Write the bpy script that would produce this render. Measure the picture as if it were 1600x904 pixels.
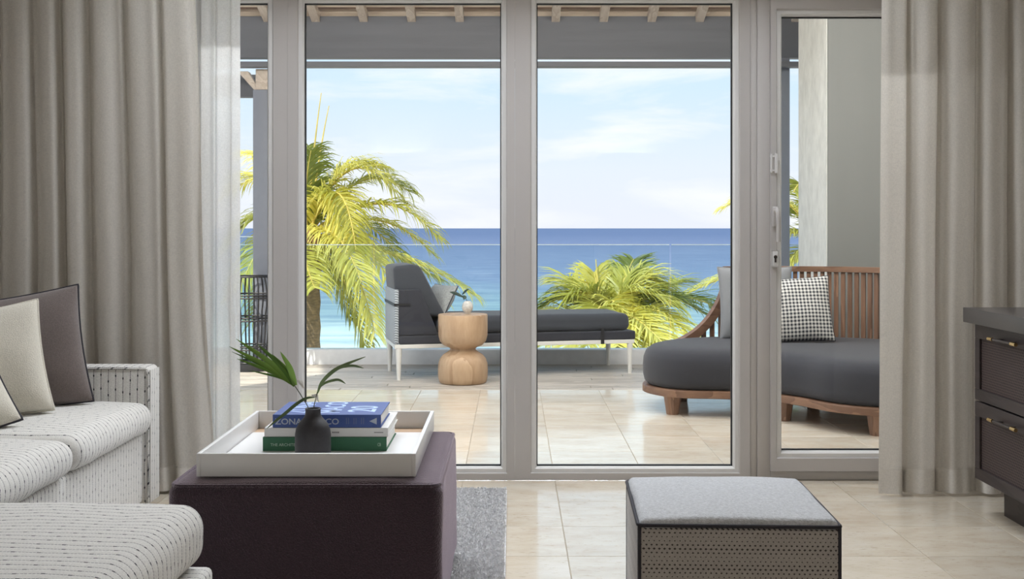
import bpy, bmesh, math, random
from mathutils import Vector, Matrix, noise

# ---------------------------------------------------------------- clear
for o in list(bpy.data.objects):
    bpy.data.objects.remove(o, do_unlink=True)
scene = bpy.context.scene
col = scene.collection
rnd = random.Random(7)

# ---------------------------------------------------------------- camera (40 mm, eye 1.07 m)
F_PX = 40.0 / 36.0 * 1600.0
EYE = 1.07
HORIZ = 356.0
cam_d = bpy.data.cameras.new('camera')
cam_d.lens = 40.0
cam_d.sensor_width = 36.0
cam_d.sensor_fit = 'HORIZONTAL'
cam_d.shift_y = -(452.0 - HORIZ) / 1600.0
cam_d.clip_start = 0.05
cam_d.clip_end = 60000
cam = bpy.data.objects.new('camera', cam_d)
cam.location = (0, 0, EYE)
cam.rotation_euler = (math.radians(90), 0, 0)
col.objects.link(cam)
scene.camera = cam

# ---------------------------------------------------------------- view + sky + sun
scene.view_settings.view_transform = 'Standard'
scene.view_settings.look = 'None'
scene.view_settings.exposure = 0.0
scene.view_settings.gamma = 1.0
scene.view_settings.use_curve_mapping = False

SKY_STRENGTH = 1.1
SUN_STRENGTH = 5.2
ROOM_FILL_W = 18.0         # each added fill uplight on the room's back wall
HEAD_FILL_W = 48.0         # each added fill light in the ceiling by the glazing
RAFTER_FILL_W = 100.0       # each added fill lamp under the terrace rafters
TERRACE_FILL_W = 38.0      # each added fill lamp on the house wall above the glazing

world = bpy.data.worlds.new('sky')
scene.world = world
world.use_nodes = True
wn = world.node_tree
for n in list(wn.nodes):
    wn.nodes.remove(n)


def N(nt, typ, **kw):
    n = nt.nodes.new(typ)
    for k, v in kw.items():
        if k.startswith('i_'):
            key = k[2:]
            key = int(key) if key.isdigit() else key.replace('_', ' ')
            n.inputs[key].default_value = v
        else:
            setattr(n, k, v)
    return n


def ramp(nt, stops, interp='LINEAR'):
    n = nt.nodes.new('ShaderNodeValToRGB')
    cr = n.color_ramp
    cr.interpolation = interp
    while len(cr.elements) < len(stops):
        cr.elements.new(0.5)
    for e, (p, c) in zip(cr.elements, stops):
        e.position = p
        e.color = (c[0], c[1], c[2], 1.0)
    return n


def build_sky():
    L = wn.links.new
    tc = N(wn, 'ShaderNodeTexCoord')
    sep = N(wn, 'ShaderNodeSeparateXYZ')
    L(tc.outputs['Generated'], sep.inputs[0])
    grad = ramp(wn, [(0.0, (0.83, 0.86, 0.95)), (0.05, (0.80, 0.87, 0.97)), (0.12, (0.66, 0.83, 0.97)),
                     (0.35, (0.50, 0.72, 0.95)), (1.0, (0.30, 0.52, 0.88))])
    L(sep.outputs['Z'], grad.inputs[0])
    mp = N(wn, 'ShaderNodeMapping')
    mp.inputs['Scale'].default_value = (2.2, 2.2, 9.0)
    mp.inputs['Location'].default_value = (0.35, 0.1, 0.55)
    mp.inputs['Rotation'].default_value = (0.0, 0.22, 0.0)
    L(tc.outputs['Generated'], mp.inputs[0])
    nz = N(wn, 'ShaderNodeTexNoise', i_Scale=2.6, i_Detail=9.0, i_Roughness=0.55, i_Distortion=0.35)
    L(mp.outputs[0], nz.inputs['Vector'])
    cl = ramp(wn, [(0.46, (0, 0, 0)), (0.72, (1, 1, 1))])
    L(nz.outputs['Fac'], cl.inputs[0])
    mix = N(wn, 'ShaderNodeMixRGB', blend_type='MIX')
    mix.inputs['Color2'].default_value = (0.97, 0.98, 1.0, 1)
    L(cl.outputs[0], mix.inputs['Fac'])
    L(grad.outputs[0], mix.inputs['Color1'])
    bg = N(wn, 'ShaderNodeBackground', i_Strength=SKY_STRENGTH)
    L(mix.outputs[0], bg.inputs['Color'])
    out = N(wn, 'ShaderNodeOutputWorld')
    L(bg.outputs[0], out.inputs[0])


build_sky()

sun_d = bpy.data.lights.new('sun', 'SUN')
sun_d.energy = SUN_STRENGTH
sun_d.color = (1.0, 0.94, 0.82)
sun_d.angle = 0.012
sun = bpy.data.objects.new('sun', sun_d)
sun.rotation_euler = Vector((0.42, 0.62, -0.78)).to_track_quat('-Z', 'Y').to_euler()
sun.location = (-6, -6, 12)
col.objects.link(sun)


# ---------------------------------------------------------------- helpers
def P(px, py, Y):
    """point at depth Y seen at photo pixel (px, py)"""
    return Vector(((px - 800.0) / F_PX * Y, Y, EYE - (py - HORIZ) / F_PX * Y))


def tag(o, label=None, cat=None, group=None, kind=None):
    if label: o['label'] = label
    if cat: o['category'] = cat
    if group: o['group'] = group
    if kind: o['kind'] = kind
    return o


def thing(name, label, cat, loc=(0, 0, 0), group=None, kind=None):
    o = bpy.data.objects.new(name, None)
    o.empty_display_size = 0.05
    o.location = loc
    col.objects.link(o)
    return tag(o, label, cat, group, kind)


def adopt(o, parent):
    if parent is not None:
        o.parent = parent
        if parent.type == 'EMPTY':
            o.matrix_parent_inverse = Matrix.Translation(-Vector(parent.location))
    return o


def link_mesh(name, me, mat=None, parent=None, smooth=False, auto=None):
    if mat is not None and not me.materials:
        me.materials.append(mat)
    o = bpy.data.objects.new(name, me)
    col.objects.link(o)
    adopt(o, parent)
    if smooth:
        for p in me.polygons:
            p.use_smooth = True
    if auto is not None:
        for p in me.polygons:
            p.use_smooth = True
        me.set_sharp_from_angle(angle=math.radians(auto))
    return o


def obj(name, bm, mat=None, parent=None, xf=None, smooth=False, auto=None):
    if xf is not None:
        bmesh.ops.transform(bm, matrix=xf, verts=bm.verts)
    bmesh.ops.recalc_face_normals(bm, faces=bm.faces)
    me = bpy.data.meshes.new(name)
    bm.to_mesh(me)
    bm.free()
    return link_mesh(name, me, mat, parent, smooth, auto)


def pyobj(name, verts, faces, mat=None, parent=None, xf=None, smooth=False, auto=None, recalc=True):
    if recalc:
        bm = bmesh.new()
        vs = [bm.verts.new(v) for v in verts]
        for f in faces:
            try:
                bm.faces.new([vs[i] for i in f])
            except ValueError:
                pass
        return obj(name, bm, mat, parent, xf, smooth, auto)
    me = bpy.data.meshes.new(name)
    if xf is not None:
        verts = [xf @ Vector(v) for v in verts]
    me.from_pydata([tuple(v) for v in verts], [], faces)
    return link_mesh(name, me, mat, parent, smooth, auto)


def add_box(bm, x0, x1, y0, y1, z0, z1, bevel=0.0, seg=2):
    b = bmesh.new()
    bmesh.ops.create_cube(b, size=1.0)
    bmesh.ops.scale(b, vec=(x1 - x0, y1 - y0, z1 - z0), verts=b.verts)
    bmesh.ops.translate(b, vec=((x0 + x1) / 2, (y0 + y1) / 2, (z0 + z1) / 2), verts=b.verts)
    if bevel > 0:
        bmesh.ops.bevel(b, geom=b.edges[:], offset=bevel, segments=seg, profile=0.5, affect='EDGES')
    merge(bm, b)


def merge(bm, b):
    tmp = bpy.data.meshes.new('tmp')
    b.to_mesh(tmp)
    b.free()
    bm.from_mesh(tmp)
    bpy.data.meshes.remove(tmp)


def box(name, x0, x1, y0, y1, z0, z1, mat, parent=None, bevel=0.0, seg=2, xf=None):
    bm = bmesh.new()
    add_box(bm, x0, x1, y0, y1, z0, z1, bevel, seg)
    return obj(name, bm, mat, parent, xf, auto=(40 if bevel else None))


def struct(o):
    o['kind'] = 'structure'
    return o


def add_tube(bm, pts, r, n=8, closed=False, cap=True):
    pts = [Vector(p) for p in pts]
    m = len(pts)
    rs = r if isinstance(r, (list, tuple)) else [r] * m
    rings = []
    up = None
    for i, p in enumerate(pts):
        if closed:
            t = (pts[(i + 1) % m] - pts[i - 1]).normalized()
        else:
            a = pts[max(i - 1, 0)]
            b = pts[min(i + 1, m - 1)]
            t = (b - a).normalized()
        if up is None:
            up = Vector((0, 0, 1)) if abs(t.z) < 0.9 else Vector((1, 0, 0))
        s = t.cross(up).normalized()
        up = s.cross(t).normalized()
        ring = []
        for k in range(n):
            a = 2 * math.pi * k / n
            ring.append(bm.verts.new(p + (s * math.cos(a) + up * math.sin(a)) * rs[i]))
        rings.append(ring)
    for i in range(m if closed else m - 1):
        A, B = rings[i], rings[(i + 1) % m]
        for k in range(n):
            bm.faces.new((A[k], A[(k + 1) % n], B[(k + 1) % n], B[k]))
    if cap and not closed:
        bm.faces.new(rings[0])
        bm.faces.new(rings[-1])


def tube(name, pts, r, mat, parent=None, n=8, closed=False, xf=None):
    bm = bmesh.new()
    add_tube(bm, pts, r, n, closed)
    return obj(name, bm, mat, parent, xf, auto=50)


def add_lathe(bm, prof, n=32, cx=0.0, cy=0.0):
    rings = []
    for (r, z) in prof:
        if r < 1e-5:
            rings.append([bm.verts.new((cx, cy, z))])
        else:
            rings.append([bm.verts.new((cx + r * math.cos(2 * math.pi * k / n), cy + r * math.sin(2 * math.pi * k / n), z)) for k in range(n)])
    for A, B in zip(rings, rings[1:]):
        for k in range(n):
            k2 = (k + 1) % n
            if len(A) == 1 and len(B) == 1:
                continue
            if len(A) == 1:
                bm.faces.new((A[0], B[k], B[k2]))
            elif len(B) == 1:
                bm.faces.new((A[k], A[k2], B[0]))
            else:
                bm.faces.new((A[k], A[k2], B[k2], B[k]))


def lathe(name, prof, mat, parent=None, n=32, cx=0.0, cy=0.0, auto=35):
    bm = bmesh.new()
    add_lathe(bm, prof, n, cx, cy)
    return obj(name, bm, mat, parent, auto=auto)


def add_prism(bm, pts, d, bevel=0.0):
    """closed 3-D polygon pts extruded along vector d"""
    b = bmesh.new()
    d = Vector(d)
    A = [b.verts.new(Vector(p)) for p in pts]
    Bv = [b.verts.new(Vector(p) + d) for p in pts]
    n = len(pts)
    b.faces.new(A)
    b.faces.new(list(reversed(Bv)))
    for i in range(n):
        j = (i + 1) % n
        b.faces.new((A[i], Bv[i], Bv[j], A[j]))
    bmesh.ops.recalc_face_normals(b, faces=b.faces)
    if bevel:
        bmesh.ops.bevel(b, geom=b.edges[:], offset=bevel, segments=3, profile=0.5, affect='EDGES')
    merge(bm, b)


def prism(name, pts, d, mat, parent=None, bevel=0.0, xf=None, auto=40):
    bm = bmesh.new()
    add_prism(bm, pts, d, bevel)
    return obj(name, bm, mat, parent, xf, auto=auto)


def catmull(pts, n=10, closed=False):
    pts = [Vector(p) for p in pts]
    m = len(pts)
    out = []
    for i in range(m if closed else m - 1):
        if closed:
            p0, p1, p2, p3 = pts[i - 1], pts[i], pts[(i + 1) % m], pts[(i + 2) % m]
        else:
            p1, p2 = pts[i], pts[i + 1]
            p0 = pts[i - 1] if i > 0 else p1 * 2 - p2
            p3 = pts[i + 2] if i + 2 < m else p2 * 2 - p1
        for k in range(n):
            t = k / n
            out.append(0.5 * ((2 * p1) + (p2 - p0) * t + (2 * p0 - 5 * p1 + 4 * p2 - p3) * t * t + (3 * p1 - p0 - 3 * p2 + p3) * t ** 3))
    if not closed:
        out.append(pts[-1])
    return out


def cushion(name, c, half, r, mat, parent=None, puff=0.02, seg=5, inner=8, xf=None, wob=0.004, seed=0.0):
    """soft rounded block"""
    def coords(h):
        rr = min(r, h * 0.98)
        edge = [-h + rr * (1 - math.tan(math.radians(45 * (1 - i / seg)))) for i in range(seg)]
        ins = [-(h - rr) + 2 * (h - rr) * i / inner for i in range(inner + 1)]
        return edge + ins + [-e for e in reversed(edge)]
    cs = [coords(h) for h in half]
    bm = bmesh.new()
    for ax in range(3):
        u, v = (ax + 1) % 3, (ax + 2) % 3
        for s in (-1, 1):
            grid = []
            for a in cs[u]:
                row = []
                for b in cs[v]:
                    q = [0, 0, 0]
                    q[ax] = s * half[ax]; q[u] = a; q[v] = b
                    row.append(bm.verts.new(q))
                grid.append(row)
            for i in range(len(grid) - 1):
                for j in range(len(grid[0]) - 1):
                    bm.faces.new((grid[i][j], grid[i + 1][j], grid[i + 1][j + 1], grid[i][j + 1]))
    bmesh.ops.remove_doubles(bm, verts=bm.verts, dist=1e-5)
    for v in bm.verts:
        q = v.co.copy()
        inn = Vector([max(-(h - min(r, h * .98)), min(h - min(r, h * .98), x)) for x, h in zip(q, half)])
        d = q - inn
        if d.length > 1e-9:
            q = inn + d.normalized() * r if r <= min(half) else inn + Vector([dd / d.length * min(r, h * .98) for dd, h in zip(d, half)])
        fx = max(0, 1 - (q.x / half[0]) ** 2); fy = max(0, 1 - (q.y / half[1]) ** 2)
        if q.z > 0:
            q.z += puff * (fx * fy) ** 0.6
        if wob:
            k = noise.noise_vector(q * 7.0 + Vector((seed, seed * 2.3, 0)))
            q += k * wob
        v.co = q + Vector(c)
    return obj(name, bm, mat, parent, xf, smooth=True)


def pillow(name, w, h, t, mat, parent=None, xf=None, seed=0.0, n=18):
    """stuffed square pillow in the local XZ plane, front towards -Y"""
    bm = bmesh.new()
    uvl = bm.loops.layers.uv.new('UVMap')
    uvs = {}
    grids = []
    for s in (-1, 1):
        g = []
        for i in range(n + 1):
            row = []
            for j in range(n + 1):
                a = math.sin(math.pi / 2 * (-1 + 2 * i / n)); b = math.sin(math.pi / 2 * (-1 + 2 * j / n))
                x = w / 2 * a * (1 - 0.055 * (1 - b * b))
                z = h / 2 * b * (1 - 0.055 * (1 - a * a))
                th = t / 2 * (max(0, 1 - a * a) ** 0.5) * (max(0, 1 - b * b) ** 0.5)
                th = th ** 0.85 * (t / 2) ** 0.15 if th > 0 else 0
                k = noise.noise(Vector((a * 2.1 + seed, b * 2.1, seed * 1.7))) * 0.012 * min(1, th / (t * .15 + 1e-6))
                v = bm.verts.new((x, s * (th + k if th > 0 else 0), z))
                uvs[v] = (x, z)
                row.append(v)
            g.append(row)
        for i in range(n):
            for j in range(n):
                f = bm.faces.new((g[i][j], g[i + 1][j], g[i + 1][j + 1], g[i][j + 1]))
                for lp in f.loops:
                    lp[uvl].uv = uvs[lp.vert]
    bmesh.ops.remove_doubles(bm, verts=bm.verts, dist=1e-6)
    return obj(name, bm, mat, parent, xf, smooth=True)


def pillow_edge(w, h, m=14):
    pts = []
    for side in range(4):
        for k in range(m):
            a = math.sin(math.pi / 2 * (-1 + 2 * k / m))
            if side == 0: q = (a, -1)
            elif side == 1: q = (1, a)
            elif side == 2: q = (-a, 1)
            else: q = (-1, -a)
            pts.append(Vector((w / 2 * q[0] * (1 - .055 * (1 - q[1] ** 2)), 0, h / 2 * q[1] * (1 - .055 * (1 - q[0] ** 2)))))
    return pts


def TRS(loc, rz=0, rx=0, ry=0):
    return Matrix.Translation(loc) @ Matrix.Rotation(rz, 4, 'Z') @ Matrix.Rotation(rx, 4, 'X') @ Matrix.Rotation(ry, 4, 'Y')


# ---------------------------------------------------------------- materials
def mat_new(name):
    m = bpy.data.materials.new(name)
    m.use_nodes = True
    nt = m.node_tree
    b = nt.nodes['Principled BSDF']
    return m, nt, b


def pbr(name, c, rough=0.5, metal=0.0, var=0.0, scale=20.0, bump=0.0, bscale=200.0, sheen=0.0, spec=0.5, stretch=(1, 1, 1), coat=0.0, objrand=0.0):
    """plain colour with fine procedural grain and relief"""
    m, nt, b = mat_new(name)
    L = nt.links.new
    b.inputs['Roughness'].default_value = rough
    b.inputs['Metallic'].default_value = metal
    b.inputs['Specular IOR Level'].default_value = spec
    b.inputs['Sheen Weight'].default_value = sheen
    b.inputs['Coat Weight'].default_value = coat
    tc = N(nt, 'ShaderNodeTexCoord')
    mp = N(nt, 'ShaderNodeMapping')
    mp.inputs['Scale'].default_value = stretch
    L(tc.outputs['Object'], mp.inputs[0])
    nz = N(nt, 'ShaderNodeTexNoise', i_Scale=scale, i_Detail=6.0, i_Roughness=0.6)
    L(mp.outputs[0], nz.inputs['Vector'])
    lo = tuple(max(0, x * (1 - var)) for x in c)
    hi = tuple(min(1, x * (1 + var)) for x in c)
    rp = ramp(nt, [(0.3, lo), (0.7, hi)])
    L(nz.outputs['Fac'], rp.inputs[0])
    cout = rp.outputs[0]
    if objrand:
        oi = N(nt, 'ShaderNodeObjectInfo')
        mr = N(nt, 'ShaderNodeMapRange')
        mr.inputs['To Min'].default_value = 1 - objrand
        mr.inputs['To Max'].default_value = 1 + objrand
        L(oi.outputs['Random'], mr.inputs['Value'])
        vm = N(nt, 'ShaderNodeVectorMath', operation='SCALE')
        L(cout, vm.inputs[0]); L(mr.outputs[0], vm.inputs['Scale'])
        cout = vm.outputs[0]
    L(cout, b.inputs['Base Color'])
    if bump:
        n2 = N(nt, 'ShaderNodeTexNoise', i_Scale=bscale, i_Detail=3.0)
        L(mp.outputs[0], n2.inputs['Vector'])
        bp = N(nt, 'ShaderNodeBump', i_Strength=bump, i_Distance=0.004)
        L(n2.outputs['Fac'], bp.inputs['Height'])
        L(bp.outputs[0], b.inputs['Normal'])
    return m


def math_node(nt, op, a, b=None, c=None):
    n = N(nt, 'ShaderNodeMath', operation=op)
    for i, x in enumerate((a, b, c)):
        if x is None: continue
        if isinstance(x, (int, float)):
            n.inputs[i].default_value = x
        else:
            nt.links.new(x, n.inputs[i])
    return n.outputs[0]


def stripe_fabric(name, axis, base=(0.72, 0.70, 0.66)):
    """cream upholstery with thin broken pinstripes and small dark knots"""
    m, nt, b = mat_new(name)
    L = nt.links.new
    b.inputs['Roughness'].default_value = 0.9
    b.inputs['Sheen Weight'].default_value = 0.25
    b.inputs['Specular IOR Level'].default_value = 0.2
    tc = N(nt, 'ShaderNodeTexCoord')
    sep = N(nt, 'ShaderNodeSeparateXYZ')
    L(tc.outputs['Object'], sep.inputs[0])
    X, Y, Z = sep.outputs
    if axis == 'Y':
        u = Y; v = math_node(nt, 'SUBTRACT', X, Z)
    else:
        u = X; v = math_node(nt, 'SUBTRACT', Y, Z)
    wz = N(nt, 'ShaderNodeTexNoise', i_Scale=9.0, i_Detail=1.0)
    L(tc.outputs['Object'], wz.inputs['Vector'])
    wob = math_node(nt, 'MULTIPLY', math_node(nt, 'SUBTRACT', wz.outputs['Fac'], 0.5), 0.006)
    us = math_node(nt, 'DIVIDE', math_node(nt, 'ADD', u, wob), 0.0275)
    row = math_node(nt, 'FLOOR', us)
    fu = math_node(nt, 'ABSOLUTE', math_node(nt, 'SUBTRACT', math_node(nt, 'FRACT', us), 0.5))
    wn_ = N(nt, 'ShaderNodeTexWhiteNoise', noise_dimensions='1D')
    L(row, wn_.inputs['W'])
    vs = math_node(nt, 'ADD', math_node(nt, 'DIVIDE', v, 0.052), math_node(nt, 'MULTIPLY', wn_.outputs['Value'], 1.0))
    fv = math_node(nt, 'FRACT', vs)
    dash = math_node(nt, 'LESS_THAN', math_node(nt, 'FRACT', math_node(nt, 'MULTIPLY', vs, 7.0)), 0.80)
    line = math_node(nt, 'MULTIPLY', math_node(nt, 'LESS_THAN', fu, 0.048), dash)
    knot = math_node(nt, 'MULTIPLY', math_node(nt, 'LESS_THAN', fu, 0.085), math_node(nt, 'LESS_THAN', fv, 0.16))
    nz = N(nt, 'ShaderNodeTexNoise', i_Scale=260.0, i_Detail=3.0)
    L(tc.outputs['Object'], nz.inputs['Vector'])
    rp = ramp(nt, [(0.3, tuple(x * 0.86 for x in base)), (0.7, tuple(min(1, x * 1.08) for x in base))])
    L(nz.outputs['Fac'], rp.inputs[0])
    m1 = N(nt, 'ShaderNodeMixRGB'); m1.inputs['Color2'].default_value = (0.16, 0.15, 0.15, 1)
    L(line, m1.inputs['Fac']); L(rp.outputs[0], m1.inputs['Color1'])
    m2 = N(nt, 'ShaderNodeMixRGB'); m2.inputs['Color2'].default_value = (0.015, 0.015, 0.02, 1)
    L(knot, m2.inputs['Fac']); L(m1.outputs[0], m2.inputs['Color1'])
    L(m2.outputs[0], b.inputs['Base Color'])
    bp = N(nt, 'ShaderNodeBump', i_Strength=0.5, i_Distance=0.003)
    hh = math_node(nt, 'ADD', math_node(nt, 'MULTIPLY', nz.outputs['Fac'], 0.4), math_node(nt, 'MULTIPLY', fu, 0.8))
    L(hh, bp.inputs['Height'])
    L(bp.outputs[0], b.inputs['Normal'])
    return m


def travertine(name, tint=(1, 1, 1), rough=0.16):
    m, nt, b = mat_new(name)
    L = nt.links.new
    tc = N(nt, 'ShaderNodeTexCoord')
    oi = N(nt, 'ShaderNodeObjectInfo')
    off = N(nt, 'ShaderNodeVectorMath', operation='SCALE')
    cb = N(nt, 'ShaderNodeCombineXYZ')
    L(oi.outputs['Random'], cb.inputs[0]); L(oi.outputs['Random'], cb.inputs[1]); cb.inputs[2].default_value = 0.3
    L(cb.outputs[0], off.inputs[0]); off.inputs['Scale'].default_value = 37.0
    add = N(nt, 'ShaderNodeVectorMath', operation='ADD')
    L(tc.outputs['Object'], add.inputs[0]); L(off.outputs[0], add.inputs[1])
    mp = N(nt, 'ShaderNodeMapping'); mp.inputs['Scale'].default_value = (1.7, 3.6, 1)
    L(add.outputs[0], mp.inputs[0])
    n1 = N(nt, 'ShaderNodeTexNoise', i_Scale=2.4, i_Detail=9.0, i_Roughness=0.66, i_Distortion=0.25)
    L(mp.outputs[0], n1.inputs['Vector'])
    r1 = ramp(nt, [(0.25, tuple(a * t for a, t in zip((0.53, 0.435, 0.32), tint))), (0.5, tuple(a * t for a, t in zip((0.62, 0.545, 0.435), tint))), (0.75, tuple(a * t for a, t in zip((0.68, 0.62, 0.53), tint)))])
    L(n1.outputs['Fac'], r1.inputs[0])
    mp2 = N(nt, 'ShaderNodeMapping'); mp2.inputs['Scale'].default_value = (9, 34, 1)
    L(add.outputs[0], mp2.inputs[0])
    n2 = N(nt, 'ShaderNodeTexNoise', i_Scale=3.0, i_Detail=5.0, i_Roughness=0.7)
    L(mp2.outputs[0], n2.inputs['Vector'])
    pit = ramp(nt, [(0.60, (0, 0, 0)), (0.70, (1, 1, 1))])
    L(n2.outputs['Fac'], pit.inputs[0])
    mx = N(nt, 'ShaderNodeMixRGB', blend_type='MULTIPLY'); mx.inputs['Color2'].default_value = (0.62, 0.52, 0.40, 1)
    fm = math_node(nt, 'MULTIPLY', pit.outputs[0], 0.75)
    L(fm, mx.inputs['Fac']); L(r1.outputs[0], mx.inputs['Color1'])
    mr = N(nt, 'ShaderNodeMapRange'); mr.inputs['To Min'].default_value = 0.92; mr.inputs['To Max'].default_value = 1.06
    L(oi.outputs['Random'], mr.inputs['Value'])
    sc = N(nt, 'ShaderNodeVectorMath', operation='SCALE')
    L(mx.outputs[0], sc.inputs[0]); L(mr.outputs[0], sc.inputs['Scale'])
    L(sc.outputs[0], b.inputs['Base Color'])
    rr = N(nt, 'ShaderNodeMapRange'); rr.inputs['To Min'].default_value = rough; rr.inputs['To Max'].default_value = rough + 0.14
    b.inputs['IOR'].default_value = 1.9
    L(n2.outputs['Fac'], rr.inputs['Value'])
    L(rr.outputs[0], b.inputs['Roughness'])
    bp = N(nt, 'ShaderNodeBump', i_Strength=0.25, i_Distance=0.002); bp.invert = True
    L(pit.outputs[0], bp.inputs['Height'])
    L(bp.outputs[0], b.inputs['Normal'])
    return m


def wood(name, c1, c2, scale=4.0, stretch=(1, 1, 0.08), rough=0.45, ring=6.0, objrand=False):
    m, nt, b = mat_new(name)
    L = nt.links.new
    tc = N(nt, 'ShaderNodeTexCoord')
    src = tc.outputs['Object']
    if objrand:
        oi = N(nt, 'ShaderNodeObjectInfo')
        cb = N(nt, 'ShaderNodeCombineXYZ')
        for i in range(3): L(oi.outputs['Random'], cb.inputs[i])
        sc = N(nt, 'ShaderNodeVectorMath', operation='SCALE'); sc.inputs['Scale'].default_value = 23.0
        L(cb.outputs[0], sc.inputs[0])
        ad = N(nt, 'ShaderNodeVectorMath', operation='ADD')
        L(src, ad.inputs[0]); L(sc.outputs[0], ad.inputs[1]); src = ad.outputs[0]
    mp = N(nt, 'ShaderNodeMapping'); mp.inputs['Scale'].default_value = stretch
    L(src, mp.inputs[0])
    nz = N(nt, 'ShaderNodeTexNoise', i_Scale=scale, i_Detail=4.0, i_Distortion=0.4)
    L(mp.outputs[0], nz.inputs['Vector'])
    fr = math_node(nt, 'FRACT', math_node(nt, 'MULTIPLY', nz.outputs['Fac'], ring))
    n3 = N(nt, 'ShaderNodeTexNoise', i_Scale=scale * 18, i_Detail=3.0)
    L(mp.outputs[0], n3.inputs['Vector'])
    f2 = math_node(nt, 'ADD', math_node(nt, 'MULTIPLY', fr, 0.6), math_node(nt, 'MULTIPLY', n3.outputs['Fac'], 0.5))
    rp = ramp(nt, [(0.1, c1), (0.9, c2)])
    L(f2, rp.inputs[0])
    cw = rp.outputs[0]
    if objrand:
        mr = N(nt, 'ShaderNodeMapRange'); mr.inputs['To Min'].default_value = 0.80; mr.inputs['To Max'].default_value = 1.15
        L(oi.outputs['Random'], mr.inputs['Value'])
        sv_ = N(nt, 'ShaderNodeVectorMath', operation='SCALE'); L(cw, sv_.inputs[0]); L(mr.outputs[0], sv_.inputs['Scale'])
        cw = sv_.outputs[0]
    L(cw, b.inputs['Base Color'])
    b.inputs['Roughness'].default_value = rough
    bp = N(nt, 'ShaderNodeBump', i_Strength=0.15, i_Distance=0.002)
    L(n3.outputs['Fac'], bp.inputs['Height']); L(bp.outputs[0], b.inputs['Normal'])
    return m


def glass(name, tint=(1, 1, 1), refl=1.0):
    """thin clear pane: see-through with a Fresnel reflection"""
    m = bpy.data.materials.new(name); m.use_nodes = True
    nt = m.node_tree
    for n in list(nt.nodes): nt.nodes.remove(n)
    tr = N(nt, 'ShaderNodeBsdfTransparent'); tr.inputs[0].default_value = (*tint, 1)
    gl = N(nt, 'ShaderNodeBsdfGlossy'); gl.inputs['Roughness'].default_value = 0.0
    fz = N(nt, 'ShaderNodeFresnel'); fz.inputs['IOR'].default_value = 1.45
    k = math_node(nt, 'MULTIPLY', fz.outputs[0], refl)
    mx = N(nt, 'ShaderNodeMixShader')
    nt.links.new(k, mx.inputs[0]); nt.links.new(tr.outputs[0], mx.inputs[1]); nt.links.new(gl.outputs[0], mx.inputs[2])
    out = N(nt, 'ShaderNodeOutputMaterial'); nt.links.new(mx.outputs[0], out.inputs[0])
    return m


def cloth_translucent(name, c, trans=0.35, clear=0.0, weave=420.0):
    m = bpy.data.materials.new(name); m.use_nodes = True
    nt = m.node_tree
    for n in list(nt.nodes): nt.nodes.remove(n)
    L = nt.links.new
    tc = N(nt, 'ShaderNodeTexCoord')
    mp = N(nt, 'ShaderNodeMapping'); mp.inputs['Scale'].default_value = (1.0, 1.0, 0.25)
    L(tc.outputs['Object'], mp.inputs[0])
    nz = N(nt, 'ShaderNodeTexNoise', i_Scale=weave, i_Detail=3.0, i_Roughness=0.7)
    L(mp.outputs[0], nz.inputs['Vector'])
    mp2 = N(nt, 'ShaderNodeMapping'); mp2.inputs['Scale'].default_value = (0.25, 0.25, 1.0)
    L(tc.outputs['Object'], mp2.inputs[0])
    nz2 = N(nt, 'ShaderNodeTexNoise', i_Scale=weave, i_Detail=3.0, i_Roughness=0.7)
    L(mp2.outputs[0], nz2.inputs['Vector'])
    s = math_node(nt, 'MULTIPLY', math_node(nt, 'ADD', nz.outputs['Fac'], nz2.outputs['Fac']), 0.5)
    rp = ramp(nt, [(0.35, tuple(x * 0.86 for x in c)), (0.65, tuple(min(1, x * 1.08) for x in c))])
    L(s, rp.inputs[0])
    df = N(nt, 'ShaderNodeBsdfDiffuse'); L(rp.outputs[0], df.inputs[0])
    tl = N(nt, 'ShaderNodeBsdfTranslucent'); L(rp.outputs[0], tl.inputs[0])
    bp = N(nt, 'ShaderNodeBump', i_Strength=0.2, i_Distance=0.001)
    L(s, bp.inputs['Height']); L(bp.outputs[0], df.inputs['Normal'])
    mx = N(nt, 'ShaderNodeMixShader'); mx.inputs[0].default_value = trans
    L(df.outputs[0], mx.inputs[1]); L(tl.outputs[0], mx.inputs[2])
    last = mx
    if clear:
        tr = N(nt, 'ShaderNodeBsdfTransparent')
        m2 = N(nt, 'ShaderNodeMixShader'); m2.inputs[0].default_value = clear
        L(mx.outputs[0], m2.inputs[1]); L(tr.outputs[0], m2.inputs[2]); last = m2
    out = N(nt, 'ShaderNodeOutputMaterial'); L(last.outputs[0], out.inputs[0])
    return m


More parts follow.
